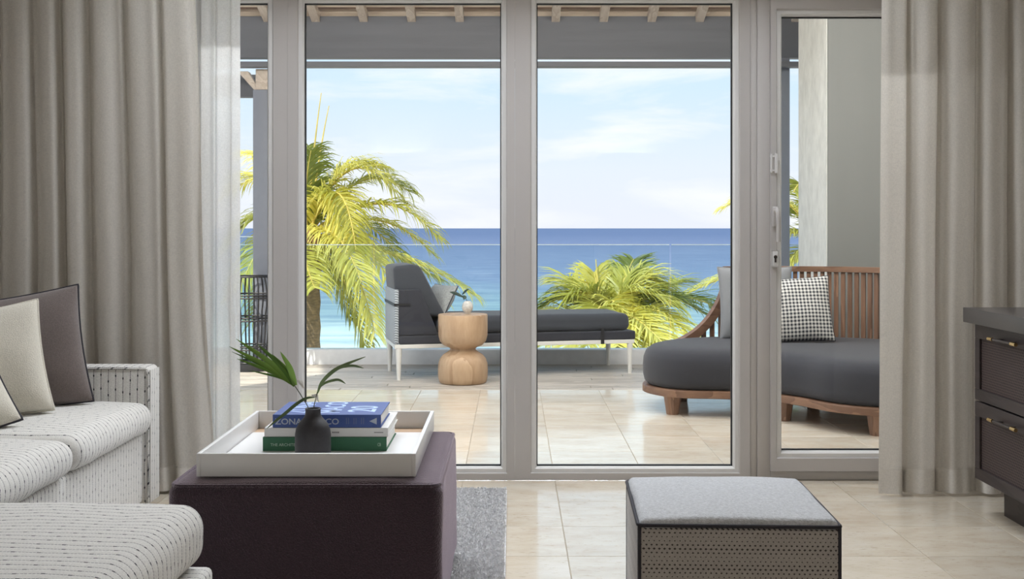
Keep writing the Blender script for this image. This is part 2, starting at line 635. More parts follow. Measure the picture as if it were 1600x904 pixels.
def leaf_mat(name, c_lo, c_hi, trans=0.4, rough=0.4):
    m = bpy.data.materials.new(name); m.use_nodes = True
    nt = m.node_tree
    b = nt.nodes['Principled BSDF']; out = nt.nodes['Material Output']
    L = nt.links.new
    tc = N(nt, 'ShaderNodeTexCoord')
    oi = N(nt, 'ShaderNodeObjectInfo')
    nz = N(nt, 'ShaderNodeTexNoise', i_Scale=2.2, i_Detail=4.0)
    L(tc.outputs['Object'], nz.inputs['Vector'])
    f = math_node(nt, 'ADD', math_node(nt, 'MULTIPLY', nz.outputs['Fac'], 0.75), math_node(nt, 'MULTIPLY', math_node(nt, 'SUBTRACT', oi.outputs['Random'], 0.5), 0.5))
    rp = ramp(nt, [(0.12, c_lo), (0.62, c_hi)])
    L(f, rp.inputs[0])
    L(rp.outputs[0], b.inputs['Base Color'])
    b.inputs['Roughness'].default_value = rough
    tl = N(nt, 'ShaderNodeBsdfTranslucent'); L(rp.outputs[0], tl.inputs[0])
    mx = N(nt, 'ShaderNodeMixShader'); mx.inputs[0].default_value = trans
    L(b.outputs[0], mx.inputs[1]); L(tl.outputs[0], mx.inputs[2]); L(mx.outputs[0], out.inputs[0])
    return m


def pattern_mat(name, c1, c2, fn, rough=0.9, sheen=0.2, bump=0.3, coord='Object', grain=300.0, gvar=0.12):
    """fn(nt, X, Y, Z) -> factor socket choosing c2 over c1"""
    m, nt, b = mat_new(name)
    L = nt.links.new
    tc = N(nt, 'ShaderNodeTexCoord')
    sep = N(nt, 'ShaderNodeSeparateXYZ'); L(tc.outputs[coord], sep.inputs[0])
    f = fn(nt, *sep.outputs)
    nz = N(nt, 'ShaderNodeTexNoise', i_Scale=grain, i_Detail=3.0)
    L(tc.outputs[coord], nz.inputs['Vector'])
    mx = N(nt, 'ShaderNodeMixRGB'); mx.inputs['Color1'].default_value = (*c1, 1); mx.inputs['Color2'].default_value = (*c2, 1)
    L(f, mx.inputs['Fac'])
    mr = N(nt, 'ShaderNodeMapRange'); mr.inputs['From Min'].default_value = .3; mr.inputs['From Max'].default_value = .7
    mr.inputs['To Min'].default_value = 1 - gvar; mr.inputs['To Max'].default_value = 1 + gvar
    L(nz.outputs['Fac'], mr.inputs['Value'])
    sc = N(nt, 'ShaderNodeVectorMath', operation='SCALE'); L(mx.outputs[0], sc.inputs[0]); L(mr.outputs[0], sc.inputs['Scale'])
    L(sc.outputs[0], b.inputs['Base Color'])
    b.inputs['Roughness'].default_value = rough; b.inputs['Sheen Weight'].default_value = sheen
    b.inputs['Specular IOR Level'].default_value = 0.25
    bp = N(nt, 'ShaderNodeBump', i_Strength=bump, i_Distance=0.002)
    hh = math_node(nt, 'SUBTRACT', nz.outputs['Fac'], f)
    L(hh, bp.inputs['Height']); L(bp.outputs[0], b.inputs['Normal'])
    return m


def f_frac(nt, s, period, off=0.0):
    return math_node(nt, 'FRACT', math_node(nt, 'ADD', math_node(nt, 'DIVIDE', s, period), off))


def gingham(nt, X, Y, Z):
    a = math_node(nt, 'LESS_THAN', f_frac(nt, X, 0.0215), 0.5)
    b = math_node(nt, 'LESS_THAN', f_frac(nt, Y, 0.0215), 0.5)
    return math_node(nt, 'MULTIPLY', math_node(nt, 'ADD', a, b), 0.5)


def dots(nt, X, Y, Z):
    u = math_node(nt, 'ADD', X, Y)
    row = math_node(nt, 'FLOOR', math_node(nt, 'DIVIDE', Z, 0.0085))
    sh = math_node(nt, 'MULTIPLY', row, 0.5)
    fu = math_node(nt, 'ABSOLUTE', math_node(nt, 'SUBTRACT', math_node(nt, 'FRACT', math_node(nt, 'ADD', math_node(nt, 'DIVIDE', u, 0.0105), sh)), 0.5))
    fz = math_node(nt, 'ABSOLUTE', math_node(nt, 'SUBTRACT', f_frac(nt, Z, 0.0085), 0.5))
    sz = math_node(nt, 'ADD', math_node(nt, 'MULTIPLY', math_node(nt, 'SINE', math_node(nt, 'MULTIPLY', Z, 150.0)), 0.07), 0.17)
    d = math_node(nt, 'ADD', fu, fz)
    return math_node(nt, 'LESS_THAN', d, math_node(nt, 'ADD', sz, 0.06))


def cane(nt, X, Y, Z):
    fu = math_node(nt, 'ABSOLUTE', math_node(nt, 'SUBTRACT', f_frac(nt, Y, 0.0125), 0.5))
    row = math_node(nt, 'FLOOR', math_node(nt, 'DIVIDE', Z, 0.0095))
    fu2 = math_node(nt, 'ABSOLUTE', math_node(nt, 'SUBTRACT', math_node(nt, 'FRACT', math_node(nt, 'ADD', math_node(nt, 'DIVIDE', Y, 0.0125), math_node(nt, 'MULTIPLY', row, 0.5))), 0.5))
    fz = math_node(nt, 'ABSOLUTE', math_node(nt, 'SUBTRACT', f_frac(nt, Z, 0.0095), 0.5))
    return math_node(nt, 'MULTIPLY', math_node(nt, 'LESS_THAN', fu2, 0.27), math_node(nt, 'LESS_THAN', fz, 0.3))


def weave(nt, X, Y, Z):
    a = f_frac(nt, math_node(nt, 'ADD', Y, Z), 0.017)
    return math_node(nt, 'LESS_THAN', a, 0.42)


M = {}
M['plaster'] = pbr('wall_plaster', (0.62, 0.59, 0.55), 0.9, var=0.04, bump=0.1)
M['ceiling'] = pbr('ceiling_paint', (0.75, 0.74, 0.72), 0.9, var=0.02)
M['grout'] = pbr('grout', (0.42, 0.36, 0.28), 0.9, var=0.1)
M['trav'] = travertine('travertine', rough=0.05)
M['trav_out_lit'] = travertine('travertine_terrace_lit', tint=(1.2, 1.235, 1.29), rough=0.05)  # lighter copy: outdoor brightness put into the terrace tile colour
M['upvc'] = pbr('white_window_profile', (0.52, 0.495, 0.48), 0.35, var=0.02, scale=3)
M['bead'] = pbr('glazing_bead', (0.72, 0.71, 0.70), 0.3, var=0.02, scale=3)
M['gasket'] = pbr('black_gasket', (0.01, 0.01, 0.012), 0.6)
M['pane'] = glass('window_glass', (0.985, 0.99, 0.99), 0.35)
M['balus'] = glass('balustrade_glass', (0.90, 0.955, 0.965), 0.8)
M['glass_edge'] = pbr('glass_edge', (0.72, 0.83, 0.84), 0.15)
M['drape'] = cloth_translucent('linen_drape', (0.77, 0.73, 0.67), 0.42)
M['drape_hem'] = cloth_translucent('linen_drape_hem', (0.86, 0.82, 0.76), 0.12)
M['sheer'] = cloth_translucent('white_sheer', (0.93, 0.93, 0.92), 0.62, clear=0.12)
M['stripeY'] = stripe_fabric('pinstripe_upholstery', 'Y')
M['stripeX'] = stripe_fabric('pinstripe_upholstery_arm', 'X')
M['brown_pillow'] = pbr('brown_linen', (0.155, 0.125, 0.115), 0.95, var=0.18, scale=220, bump=0.4, bscale=420, sheen=0.3)
M['dark_piping'] = pbr('dark_piping', (0.03, 0.027, 0.035), 0.8)
M['beige_pillow'] = pbr('beige_weave', (0.66, 0.62, 0.53), 0.95, var=0.12, scale=260, bump=0.6, bscale=300, sheen=0.2)
M['plum'] = pbr('plum_boucle', (0.026, 0.011, 0.019), 0.9, var=0.5, scale=200, bump=0.9, bscale=260, sheen=0.8)
M['plum'].node_tree.nodes['Principled BSDF'].inputs['Sheen Tint'].default_value = (0.94, 0.80, 0.90, 1)
M['tray'] = pbr('white_lacquer', (0.74, 0.73, 0.72), 0.32, var=0.02, scale=4)
M['traywood'] = wood('tray_base_wood', (0.36, 0.22, 0.13), (0.58, 0.42, 0.28), stretch=(0.1, 1, 1), scale=12)
M['vase'] = pbr('matt_black_ceramic', (0.022, 0.02, 0.023), 0.55, var=0.2, scale=60, bump=0.08)
M['stem'] = pbr('dark_stem', (0.05, 0.06, 0.025), 0.5)
M['fan'] = leaf_mat('fan_palm_leaf', (0.06, 0.13, 0.02), (0.20, 0.33, 0.06), 0.35)
M['strapleaf'] = leaf_mat('strap_leaf', (0.08, 0.12, 0.05), (0.20, 0.27, 0.12), 0.3)
M['tagwhite'] = pbr('paper_white', (0.85, 0.84, 0.82), 0.7, var=0.03)
M['paper'] = pbr('page_block', (0.82, 0.80, 0.75), 0.85, var=0.1, scale=8, stretch=(1, 1, 60))
M['book_blue'] = pbr('blue_cloth', (0.035, 0.075, 0.26), 0.5, var=0.08, scale=300)
M['book_white'] = pbr('white_cover', (0.66, 0.65, 0.63), 0.5, var=0.03)
M['book_green'] = pbr('green_cloth', (0.025, 0.125, 0.06), 0.6, var=0.08, scale=300)
M['ink_light'] = pbr('pale_ink', (0.45, 0.58, 0.86), 0.5)
M['ink_grey'] = pbr('grey_ink', (0.38, 0.42, 0.50), 0.5)
M['ink_dim'] = pbr('dim_ink', (0.12, 0.15, 0.28), 0.5)
M['ink_dark'] = pbr('dark_ink', (0.12, 0.12, 0.12), 0.5)
M['ink_green'] = pbr('pale_green_ink', (0.42, 0.56, 0.46), 0.5)
M['pouf_top'] = pbr('grey_fleck_fabric', (0.58, 0.59, 0.61), 0.95, var=0.22, scale=160, bump=0.6, bscale=330, sheen=0.3)
M['pouf_side'] = pattern_mat('dotted_fabric', (0.40, 0.37, 0.345), (0.055, 0.047, 0.048), dots)
M['rug'] = pbr('grey_rug', (0.70, 0.69, 0.70), 0.95, var=0.25, scale=90, bump=0.7, bscale=200)
M['pile'] = pbr('grey_rug_pile', (0.85, 0.84, 0.85), 0.95, var=0.3, scale=55, sheen=0.2)
M['espresso'] = wood('espresso_wood', (0.018, 0.012, 0.012), (0.042, 0.03, 0.03), stretch=(1, 0.1, 1), scale=10, rough=0.38)
M['espresso_top'] = pbr('espresso_top', (0.06, 0.055, 0.055), 0.28, var=0.15, scale=20, stretch=(1, 0.1, 1))
M['cane'] = pattern_mat('dark_cane_weave', (0.085, 0.06, 0.056), (0.006, 0.004, 0.005), cane, rough=0.5, sheen=0.0, bump=0.8, gvar=0.25)
M['brass'] = pbr('brass', (0.82, 0.60, 0.28), 0.25, metal=1.0)
M['bronze'] = pbr('dark_bronze', (0.10, 0.085, 0.08), 0.3, metal=0.8)
M['deck'] = wood('weathered_deck', (0.34, 0.30, 0.25), (0.66, 0.60, 0.53), stretch=(0.06, 1, 1), scale=14, rough=0.42, objrand=True)
M['kerb'] = pbr('grey_kerb', (0.80, 0.81, 0.82), 0.5, var=0.05)
M['beam'] = pbr('grey_painted_timber', (0.135, 0.14, 0.155), 0.6, var=0.1, scale=6, stretch=(0.2, 1, 3), bump=0.1)
M['post'] = pbr('blue_grey_post', (0.21, 0.225, 0.265), 0.55, var=0.05)
M['rafter'] = wood('pale_rafter', (0.42, 0.34, 0.27), (0.60, 0.52, 0.44), stretch=(1, 0.08, 1), scale=8, rough=0.7)
M['batten'] = wood('pale_batten', (0.58, 0.46, 0.35), (0.78, 0.67, 0.54), stretch=(0.08, 1, 1), scale=8, rough=0.75)
M['rooftile'] = pbr('terracotta', (0.30, 0.19, 0.14), 0.85, var=0.3, scale=7)
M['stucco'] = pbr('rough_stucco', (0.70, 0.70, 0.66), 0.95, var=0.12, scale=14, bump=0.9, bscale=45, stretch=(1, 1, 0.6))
M['smooth_wall_shade'] = pbr('smooth_shaded_wall', (0.225, 0.23, 0.222), 0.9, var=0.03, scale=3, stretch=(4, 4, 0.3))  # dark tone stands for shade on the pier's front
M['charcoal'] = pbr('charcoal_canvas', (0.032, 0.034, 0.044), 0.9, var=0.25, scale=320, bump=0.35, bscale=520, sheen=0.2)
M['slate'] = pbr('slate_canvas', (0.046, 0.052, 0.064), 0.9, var=0.15, scale=320, bump=0.3, bscale=520, sheen=0.25)
M['greypillow'] = pbr('grey_pillow', (0.25, 0.26, 0.275), 0.95, var=0.15, scale=300, bump=0.4, bscale=420, sheen=0.2)
M['gingham'] = pattern_mat('check_weave', (0.72, 0.71, 0.67), (0.03, 0.033, 0.045), gingham, coord='UV')
M['bluepattern'] = pbr('blue_grey_weave', (0.36, 0.38, 0.38), 0.9, var=0.3, scale=120, bump=0.4)
M['teak'] = wood('teak', (0.13, 0.066, 0.04), (0.29, 0.165, 0.105), stretch=(1, 1, 0.1), scale=9, rough=0.45, objrand=True)
M['teakrim'] = wood('teak_rim', (0.14, 0.072, 0.045), (0.28, 0.16, 0.10), stretch=(0.15, 0.15, 1), scale=9, rough=0.45)
M['oak'] = wood('pale_turned_wood', (0.38, 0.235, 0.13), (0.57, 0.40, 0.255), stretch=(1, 1, 0.22), scale=5.0, rough=0.5, ring=5)
M['whitemetal'] = pbr('white_powder_coat', (0.82, 0.81, 0.77), 0.4, var=0.02)
M['wovenblue'] = pattern_mat('woven_rope', (0.55, 0.60, 0.64), (0.16, 0.18, 0.20), weave, rough=0.7, bump=0.8)
M['rattan'] = pbr('black_rattan', (0.016, 0.016, 0.018), 0.5, var=0.2)
M['eggwhite'] = pbr('speckled_ceramic', (0.62, 0.60, 0.56), 0.7, var=0.25, scale=70, bump=0.5, bscale=70)
M['darkleaf'] = leaf_mat('dark_leaf', (0.02, 0.04, 0.03), (0.06, 0.10, 0.07), 0.2)
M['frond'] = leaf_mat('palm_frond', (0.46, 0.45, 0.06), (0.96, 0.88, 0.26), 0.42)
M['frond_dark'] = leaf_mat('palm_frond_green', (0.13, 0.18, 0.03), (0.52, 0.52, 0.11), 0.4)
M['rachis'] = pbr('palm_rib', (0.66, 0.52, 0.12), 0.5, var=0.2, scale=5)
M['trunk'] = pbr('palm_trunk', (0.30, 0.19, 0.10), 0.95, var=0.5, scale=9, stretch=(1, 1, 3), bump=1.0, bscale=20)
M['sand'] = pbr('pale_sand', (0.74, 0.69, 0.58), 0.95, var=0.06, scale=0.3)
M['fill_glow'] = None


def sea_mat():
    m, nt, b = mat_new('sea_water')
    L = nt.links.new
    tc = N(nt, 'ShaderNodeTexCoord')
    sep = N(nt, 'ShaderNodeSeparateXYZ'); L(tc.outputs['Object'], sep.inputs[0])
    mp = N(nt, 'ShaderNodeMapping'); mp.inputs['Scale'].default_value = (0.012, 0.03, 1)
    L(tc.outputs['Object'], mp.inputs[0])
    nz = N(nt, 'ShaderNodeTexNoise', i_Scale=1.0, i_Detail=6.0); L(mp.outputs[0], nz.inputs['Vector'])
    lg = math_node(nt, 'LOGARITHM', math_node(nt, 'MAXIMUM', sep.outputs['Y'], 1.0), 10.0)
    s = math_node(nt, 'ADD', lg, math_node(nt, 'MULTIPLY', math_node(nt, 'SUBTRACT', nz.outputs['Fac'], 0.5), 0.22))
    mr = N(nt, 'ShaderNodeMapRange'); mr.inputs['From Min'].default_value = 1.8; mr.inputs['From Max'].default_value = 3.2
    L(s, mr.inputs['Value'])
    rp = ramp(nt, [(0.0, (0.78, 0.82, 0.80)), (0.10, (0.60, 0.72, 0.71)), (0.22, (0.24, 0.36, 0.41)), (0.34, (0.18, 0.25, 0.375)),
                   (0.50, (0.165, 0.222, 0.35)), (0.75, (0.115, 0.165, 0.295)), (1.0, (0.078, 0.128, 0.255))])
    L(mr.outputs[0], rp.inputs[0])
    mp2 = N(nt, 'ShaderNodeMapping'); mp2.inputs['Scale'].default_value = (0.10, 0.28, 1)
    L(tc.outputs['Object'], mp2.inputs[0])
    n2 = N(nt, 'ShaderNodeTexNoise', i_Scale=1.0, i_Detail=7.0, i_Roughness=0.6); L(mp2.outputs[0], n2.inputs['Vector'])
    r2 = ramp(nt, [(0.35, (0.72, 0.78, 0.86)), (0.62, (1.2, 1.16, 1.10))]); L(n2.outputs['Fac'], r2.inputs[0])
    mx = N(nt, 'ShaderNodeMixRGB', blend_type='MULTIPLY'); mx.inputs['Fac'].default_value = 1.0
    L(rp.outputs[0], mx.inputs['Color1']); L(r2.outputs[0], mx.inputs['Color2'])
    L(mx.outputs[0], b.inputs['Base Color'])
    b.inputs['Roughness'].default_value = 0.55
    b.inputs['Specular IOR Level'].default_value = 0.12
    return m


M['sea'] = sea_mat()


def fill_glow_mat():  # glowing face of the added fill lamps
    m = bpy.data.materials.new('fill_diffuser'); m.use_nodes = True
    b = m.node_tree.nodes['Principled BSDF']
    b.inputs['Base Color'].default_value = (0.9, 0.88, 0.84, 1)
    b.inputs['Emission Color'].default_value = (1.0, 0.90, 0.78, 1)
    b.inputs['Emission Strength'].default_value = 2.0
    return m


M['fill_glow'] = fill_glow_mat()

# ================================================================ SETTING
WIN_Y0, WIN_Y1 = 4.83, 4.93          # inner / outer face of the window frames
XL, XR = -2.36, 2.29                 # side walls
CEIL = 2.62
BACK = -2.2
TW, TD = 0.3905, 0.371               # tile pitch

floor = struct(box('floor', XL, XR, BACK, 4.96, -0.12, -0.004, M['grout']))
struct(box('wall_left', XL - 0.15, XL, BACK, 5.08, -0.1, CEIL, M['plaster']))
struct(box('wall_right', XR, XR + 0.15, BACK, 5.08, -0.1, CEIL, M['plaster']))
struct(box('wall_back', XL, XR, BACK - 0.15, BACK, -0.1, CEIL, M['plaster']))
struct(box('ceiling', XL, XR, BACK, 5.08, CEIL, CEIL + 0.12, M['ceiling']))
WX0, WX1, WTOP = -1.36, 1.70, 2.085
bm = bmesh.new()
add_box(bm, XL, WX0, WIN_Y0 - 0.02, 5.08, -0.1, CEIL)
add_box(bm, WX1, XR, WIN_Y0 - 0.02, 5.08, -0.1, CEIL)
add_box(bm, WX0, WX1, WIN_Y0 - 0.02, 5.08, WTOP, CEIL)
struct(obj('wall_window', bm, M['plaster']))

_tile_mesh = {}


def tile_field(parent, x0, x1, y0, y1, jx, jy, mat, zt=0.0):
    i0 = math.floor((x0 - jx) / TW); i1 = math.ceil((x1 - jx) / TW)
    k0 = math.floor((y0 - jy) / TD); k1 = math.ceil((y1 - jy) / TD)
    for i in range(i0, i1):
        for k in range(k0, k1):
            a, b = max(x0, jx + i * TW), min(x1, jx + (i + 1) * TW)
            c, d = max(y0, jy + k * TD), min(y1, jy + (k + 1) * TD)
            if b - a < 0.02 or d - c < 0.02:
                continue
            key = (round(b - a, 3), round(d - c, 3), mat.name)
            if key not in _tile_mesh:
                bm = bmesh.new()
                hx, hy = (b - a) / 2 - 0.0011, (d - c) / 2 - 0.0011
                e = 0.0012
                lo = [bm.verts.new((sx * hx, sy * hy, -0.004)) for sx, sy in ((-1, -1), (1, -1), (1, 1), (-1, 1))]
                mi = [bm.verts.new((sx * hx, sy * hy, -e)) for sx, sy in ((-1, -1), (1, -1), (1, 1), (-1, 1))]
                hi = [bm.verts.new((sx * (hx - e), sy * (hy - e), 0)) for sx, sy in ((-1, -1), (1, -1), (1, 1), (-1, 1))]
                bm.faces.new(hi)
                for A, B in ((lo, mi), (mi, hi)):
                    for q in range(4):
                        bm.faces.new((A[q], A[(q + 1) % 4], B[(q + 1) % 4], B[q]))
                bmesh.ops.recalc_face_normals(bm, faces=bm.faces)
                me = bpy.data.meshes.new('floor_tile'); bm.to_mesh(me); bm.free()
                me.materials.append(mat)
                _tile_mesh[key] = me
            o = bpy.data.objects.new('floor_tile', _tile_mesh[key])
            o.location = ((a + b) / 2, (c + d) / 2, zt)
            col.objects.link(o)
            o.parent = parent


tile_field(floor, XL, XR, 1.3, WIN_Y1, 0.182, 4.454, M['trav'])
tile_mass = box('floor_field', XL, XR, BACK, 1.3, -0.004, 0.0, M['trav'], floor)
tile_mass['kind'] = 'stuff'

# terrace
terr = struct(box('terrace_floor', -3.4, 3.4, 4.96, 7.525, -0.3, -0.004, M['grout']))
tile_field(terr, -3.4, 3.4, 4.96, 7.52, 0.182, 5.465, M['trav_out_lit'])
deck = struct(box('terrace_deck', -3.4, 3.4, 7.525, 9.10, -0.3, -0.035, M['beam']))
ny = 0
y = 7.535
while y < 8.93:
    w = 0.088
    xs = [-3.4, rnd.uniform(-1.6, -0.2), rnd.uniform(0.4, 2.2), 3.4]
    for a, b in zip(xs, xs[1:]):
        box('deck_board', a + 0.002, b - 0.002, y, y + w, -0.03, 0.0, M['deck'], deck, bevel=0.003, seg=1)
    y += w + 0.011
struct(box('trim_1', -3.4, 3.4, 8.93, 9.08, -0.3, 0.115, M['kerb'], bevel=0.006))

# glass balustrade
bal = thing('glass_balustrade', 'frameless clear glass balustrade along the seaward edge of the deck', 'balustrade', (0, 9.0, 0.115))
for a, b in ((-3.35, -1.10), (-1.085, 1.245), (1.26, 3.35)):
    box('glass_panel', a, b, 9.0, 9.012, 0.116, 0.935, M['balus'], bal)
    box('panel_edge', a, b, 8.999, 9.013, 0.935, 0.941, M['glass_edge'], bal)
bal2 = thing('glass_screen', 'taller clear glass side screen beside the left post', 'glass screen', (-2.3, 8.8, 0))
box('glass_panel', -2.9, -1.975, 8.84, 8.852, 0.0, 1.0, M['balus'], bal2)
box('panel_edge', -1.975, -1.969, 8.839, 8.853, 0.0, 1.0, M['glass_edge'], bal2)
box('panel_edge', -2.9, -1.969, 8.839, 8.853, 1.0, 1.006, M['glass_edge'], bal2)

# posts, beams, roof
def beam_struct(name, *a, mat=None, bevel=0.004):
    return struct(box(name, *a, mat or M['beam'], bevel=bevel))


beam_struct('trim_2', -3.4, 3.4, 8.93, 9.02, 2.404, 2.732)
beam_struct('trim_3', -3.4, 3.4, 8.70, 8.80, 2.303, 2.343)
post_l = beam_struct('trim_4', -2.005, -1.87, 8.805, 8.92, 0.0, 2.14, mat=M['post'])
post_r = beam_struct('trim_5', 1.99, 2.15, 8.805, 8.92, 0.0, 2.385, mat=M['post'])
beam_struct('trim_6', -1.985, -1.87, 8.805, 8.92, 2.141, 2.300, mat=M['rafter'])
# diagonal brace and the lower side beam at the left post
bm = bmesh.new()
add_prism(bm, [(-2.0, 8.83, 2.14), (-1.96, 8.83, 2.14), (-2.05, 8.83, 2.285), (-2.13, 8.83, 2.285)], (0, 0.08, 0))
struct(obj('trim_7', bm, M['rafter']))
beam_struct('trim_8', -3.4, -2.0, 9.2, 9.3, 2.13, 2.31)

PITCH = 0.31
def roof_z(Y): return 2.695 + (8.9 - Y) * PITCH
roof = thing('roof', None, None, (0, 8.9, 2.7), kind='structure')
for k in range(-9, 10):
    x = P(727 - 16, 30, 8.9).x + 0.035 + k * 0.3765
    if x < -3.4 or x > 3.4: continue
    hw = 0.032
    bm = bmesh.new()
    ya, yb = 5.1, 9.25
    pts = [(x - hw, ya, roof_z(ya)), (x - hw, yb, roof_z(yb)), (x - hw, yb, roof_z(yb) + 0.07), (x - hw, ya, roof_z(ya) + 0.07)]
    add_prism(bm, pts, (2 * hw, 0, 0))
    obj('rafter', bm, M['rafter'], roof)
yb = 9.03
while yb > 5.1:
    bm = bmesh.new()
    w = 0.035
    pts = [(-3.4, yb, roof_z(yb) + 0.071), (-3.4, yb - w, roof_z(yb - w) + 0.071), (-3.4, yb - w, roof_z(yb - w) + 0.132), (-3.4, yb, roof_z(yb) + 0.132)]
    add_prism(bm, pts, (6.8, 0, 0))
    obj('batten', bm, M['batten'], roof)
    yb -= 0.19
# underside of the clay tiles, one mass of half-round courses
verts, faces = [], []
cols_x = [(-3.4 + 0.02 * i) for i in range(341)]
rows_y = [5.1 + 0.34 * k for k in range(13)]
for r_i in range(len(rows_y) - 1):
    y0, y1 = rows_y[r_i], rows_y[r_i + 1] + 0.03
    base = len(verts)
    for x in cols_x:
        h = 0.03 * abs(math.sin(math.pi * x / 0.2))
        verts.append((x, y0, roof_z(y0) + 0.165 + h + 0.0))
        verts.append((x, y1, roof_z(y1) + 0.150 + h))
    for i in range(len(cols_x) - 1):
        a = base + 2 * i
        faces.append((a, a + 1, a + 3, a + 2))
tl = pyobj('roof_tiles', verts, faces, M['rooftile'], roof, recalc=False, smooth=True)
tl['kind'] = 'stuff'
# closed roof skin above the tiles, so no sun leaks through
bm = bmesh.new()
add_prism(bm, [(-3.6, 4.9, roof_z(4.9) + 0.24), (-3.6, 9.3, roof_z(9.3) + 0.24), (-3.6, 9.3, roof_z(9.3) + 0.27), (-3.6, 4.9, roof_z(4.9) + 0.27)], (7.2, 0, 0))
obj('roof_skin', bm, M['rooftile'], roof)
struct(box('wall_house_upper', -3.6, 3.6, 4.96, 5.08, CEIL, 4.2, M['stucco']))
struct(box('wall_house_left', -3.6, XL - 0.15, 4.96, 5.08, -0.3, CEIL, M['stucco']))
struct(box('wall_house_right', XR + 0.15, 3.6, 4.96, 5.08, -0.3, CEIL, M['stucco']))
# stucco pier: front facing carries its shade in a darker colour, lit side face towards the open terrace
bm = bmesh.new()
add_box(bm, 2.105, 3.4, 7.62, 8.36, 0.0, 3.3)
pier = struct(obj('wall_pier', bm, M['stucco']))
struct(box('wall_pier_shade', 2.112, 3.4, 7.60, 7.619, 0.0, 3.3, M['smooth_wall_shade']))
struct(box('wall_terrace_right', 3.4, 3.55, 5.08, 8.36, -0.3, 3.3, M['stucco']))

# ground and sea
struct(pyobj('ground_sand', [(-400, 9.3, -8), (400, 9.3, -8), (400, 76, -8.2), (-400, 76, -8.2)], [(0, 1, 2, 3)], M['sand']))
struct(box('terrace_retaining_wall', -30, 30, 9.08, 9.3, -8, -0.3, M['stucco']))
sv, sf = [], []
ys = [72, 110, 180, 320, 600, 1200, 3000, 9000, 30000]
for yy in ys:
    sv += [(-yy * 3 - 200, yy, -7.95), (yy * 3 + 200, yy, -7.95)]
for i in range(len(ys) - 1):
    sf.append((2 * i, 2 * i + 1, 2 * i + 3, 2 * i + 2))
sea = tag(pyobj('sea', sv, sf, M['sea'], recalc=False), 'blue sea with turquoise shallows stretching to the horizon', 'sea', kind='stuff')

# ================================================================ WINDOWS AND DOOR
def member(name, p0, p1, q0, q1, y0, y1, mat, parent, chamfer=0.012):
    """mitred bar: outer edge p0->p1, inner (glass side) edge q0->q1 in XZ, with a sloped glazing side"""
    p0, p1, q0, q1 = [Vector((a[0], 0, a[1])) for a in (p0, p1, q0, q1)]
    c0 = q0 + (p0 - q0) * min(0.9, chamfer / max(1e-6, (p0 - q0).length))
    c1 = q1 + (p1 - q1) * min(0.9, chamfer / max(1e-6, (p1 - q1).length))
    def at(v, y): return (v.x, y, v.z)
    ring0 = [at(p0, y0), at(c0, y0), at(q0, y0 + chamfer), at(q0, y1), at(p0, y1)]
    ring1 = [at(p1, y0), at(c1, y0), at(q1, y0 + chamfer), at(q1, y1), at(p1, y1)]
    fs = [(0, 1, 2, 3, 4), (9, 8, 7, 6, 5)] + [(i, (i + 1) % 5, (i + 1) % 5 + 5, i + 5) for i in range(5)]
    return pyobj(name, ring0 + ring1, fs, mat, parent)


def unit(name, ox0, ox1, oz0, oz1, gx0, gx1, gz0, gz1, y0, y1, gy):
    t = thing(name, None, None, ((ox0 + ox1) / 2, y0, oz0), kind='structure')
    g = 0.0006
    bw = 0.022                                     # glazing bead width
    O = [(ox0, oz0), (ox1, oz0), (ox1, oz1), (ox0, oz1)]
    B = [(gx0 - bw, gz0 - bw), (gx1 + bw, gz0 - bw), (gx1 + bw, gz1 + bw), (gx0 - bw, gz1 + bw)]
    G = [(gx0, gz0), (gx1, gz0), (gx1, gz1), (gx0, gz1)]
    names = ['bottom_rail', 'stile', 'top_rail', 'stile']
    for i in range(4):
        j = (i + 1) % 4
        m = member(names[i], O[i], O[j], B[i], B[j], y0, y1, M['upvc'], t, chamfer=0.006)
        member('glazing_bead', B[i], B[j], G[i], G[j], y0 + 0.008, gy - 0.006, M['bead'], m, chamfer=0.010)
    e = 0.0045
    bm = bmesh.new()
    add_box(bm, gx0 - .004, gx0 + e, gy - 0.007, gy + 0.012, gz0, gz1)
    add_box(bm, gx1 - e, gx1 + .004, gy - 0.007, gy + 0.012, gz0, gz1)
    add_box(bm, gx0, gx1, gy - 0.007, gy + 0.012, gz0 - .004, gz0 + e)
    add_box(bm, gx0, gx1, gy - 0.007, gy + 0.012, gz1 - e, gz1 + .004)
    obj('gasket', bm, M['gasket'], t)
    box('pane', gx0, gx1, gy, gy + 0.004, gz0, gz1, M['pane'], t)
    return t


K = 4.83 / F_PX
def wx(px): return (px - 800) * K
GT, GB = 2.029, 0.054
unit('window_1', WX0, wx(449), 0.0, WTOP, WX0 + 0.07, wx(417), GB, GT, WIN_Y0, WIN_Y1, 4.87)
unit('window_2', wx(449.2), wx(804.4), 0.0, WTOP, wx(474), wx(783), GB, GT, WIN_Y0, WIN_Y1, 4.87)
unit('window_3', wx(804.6), wx(1172), 0.0, WTOP, wx(838.5), wx(1146.5), GB, GT, WIN_Y0, WIN_Y1, 4.87)
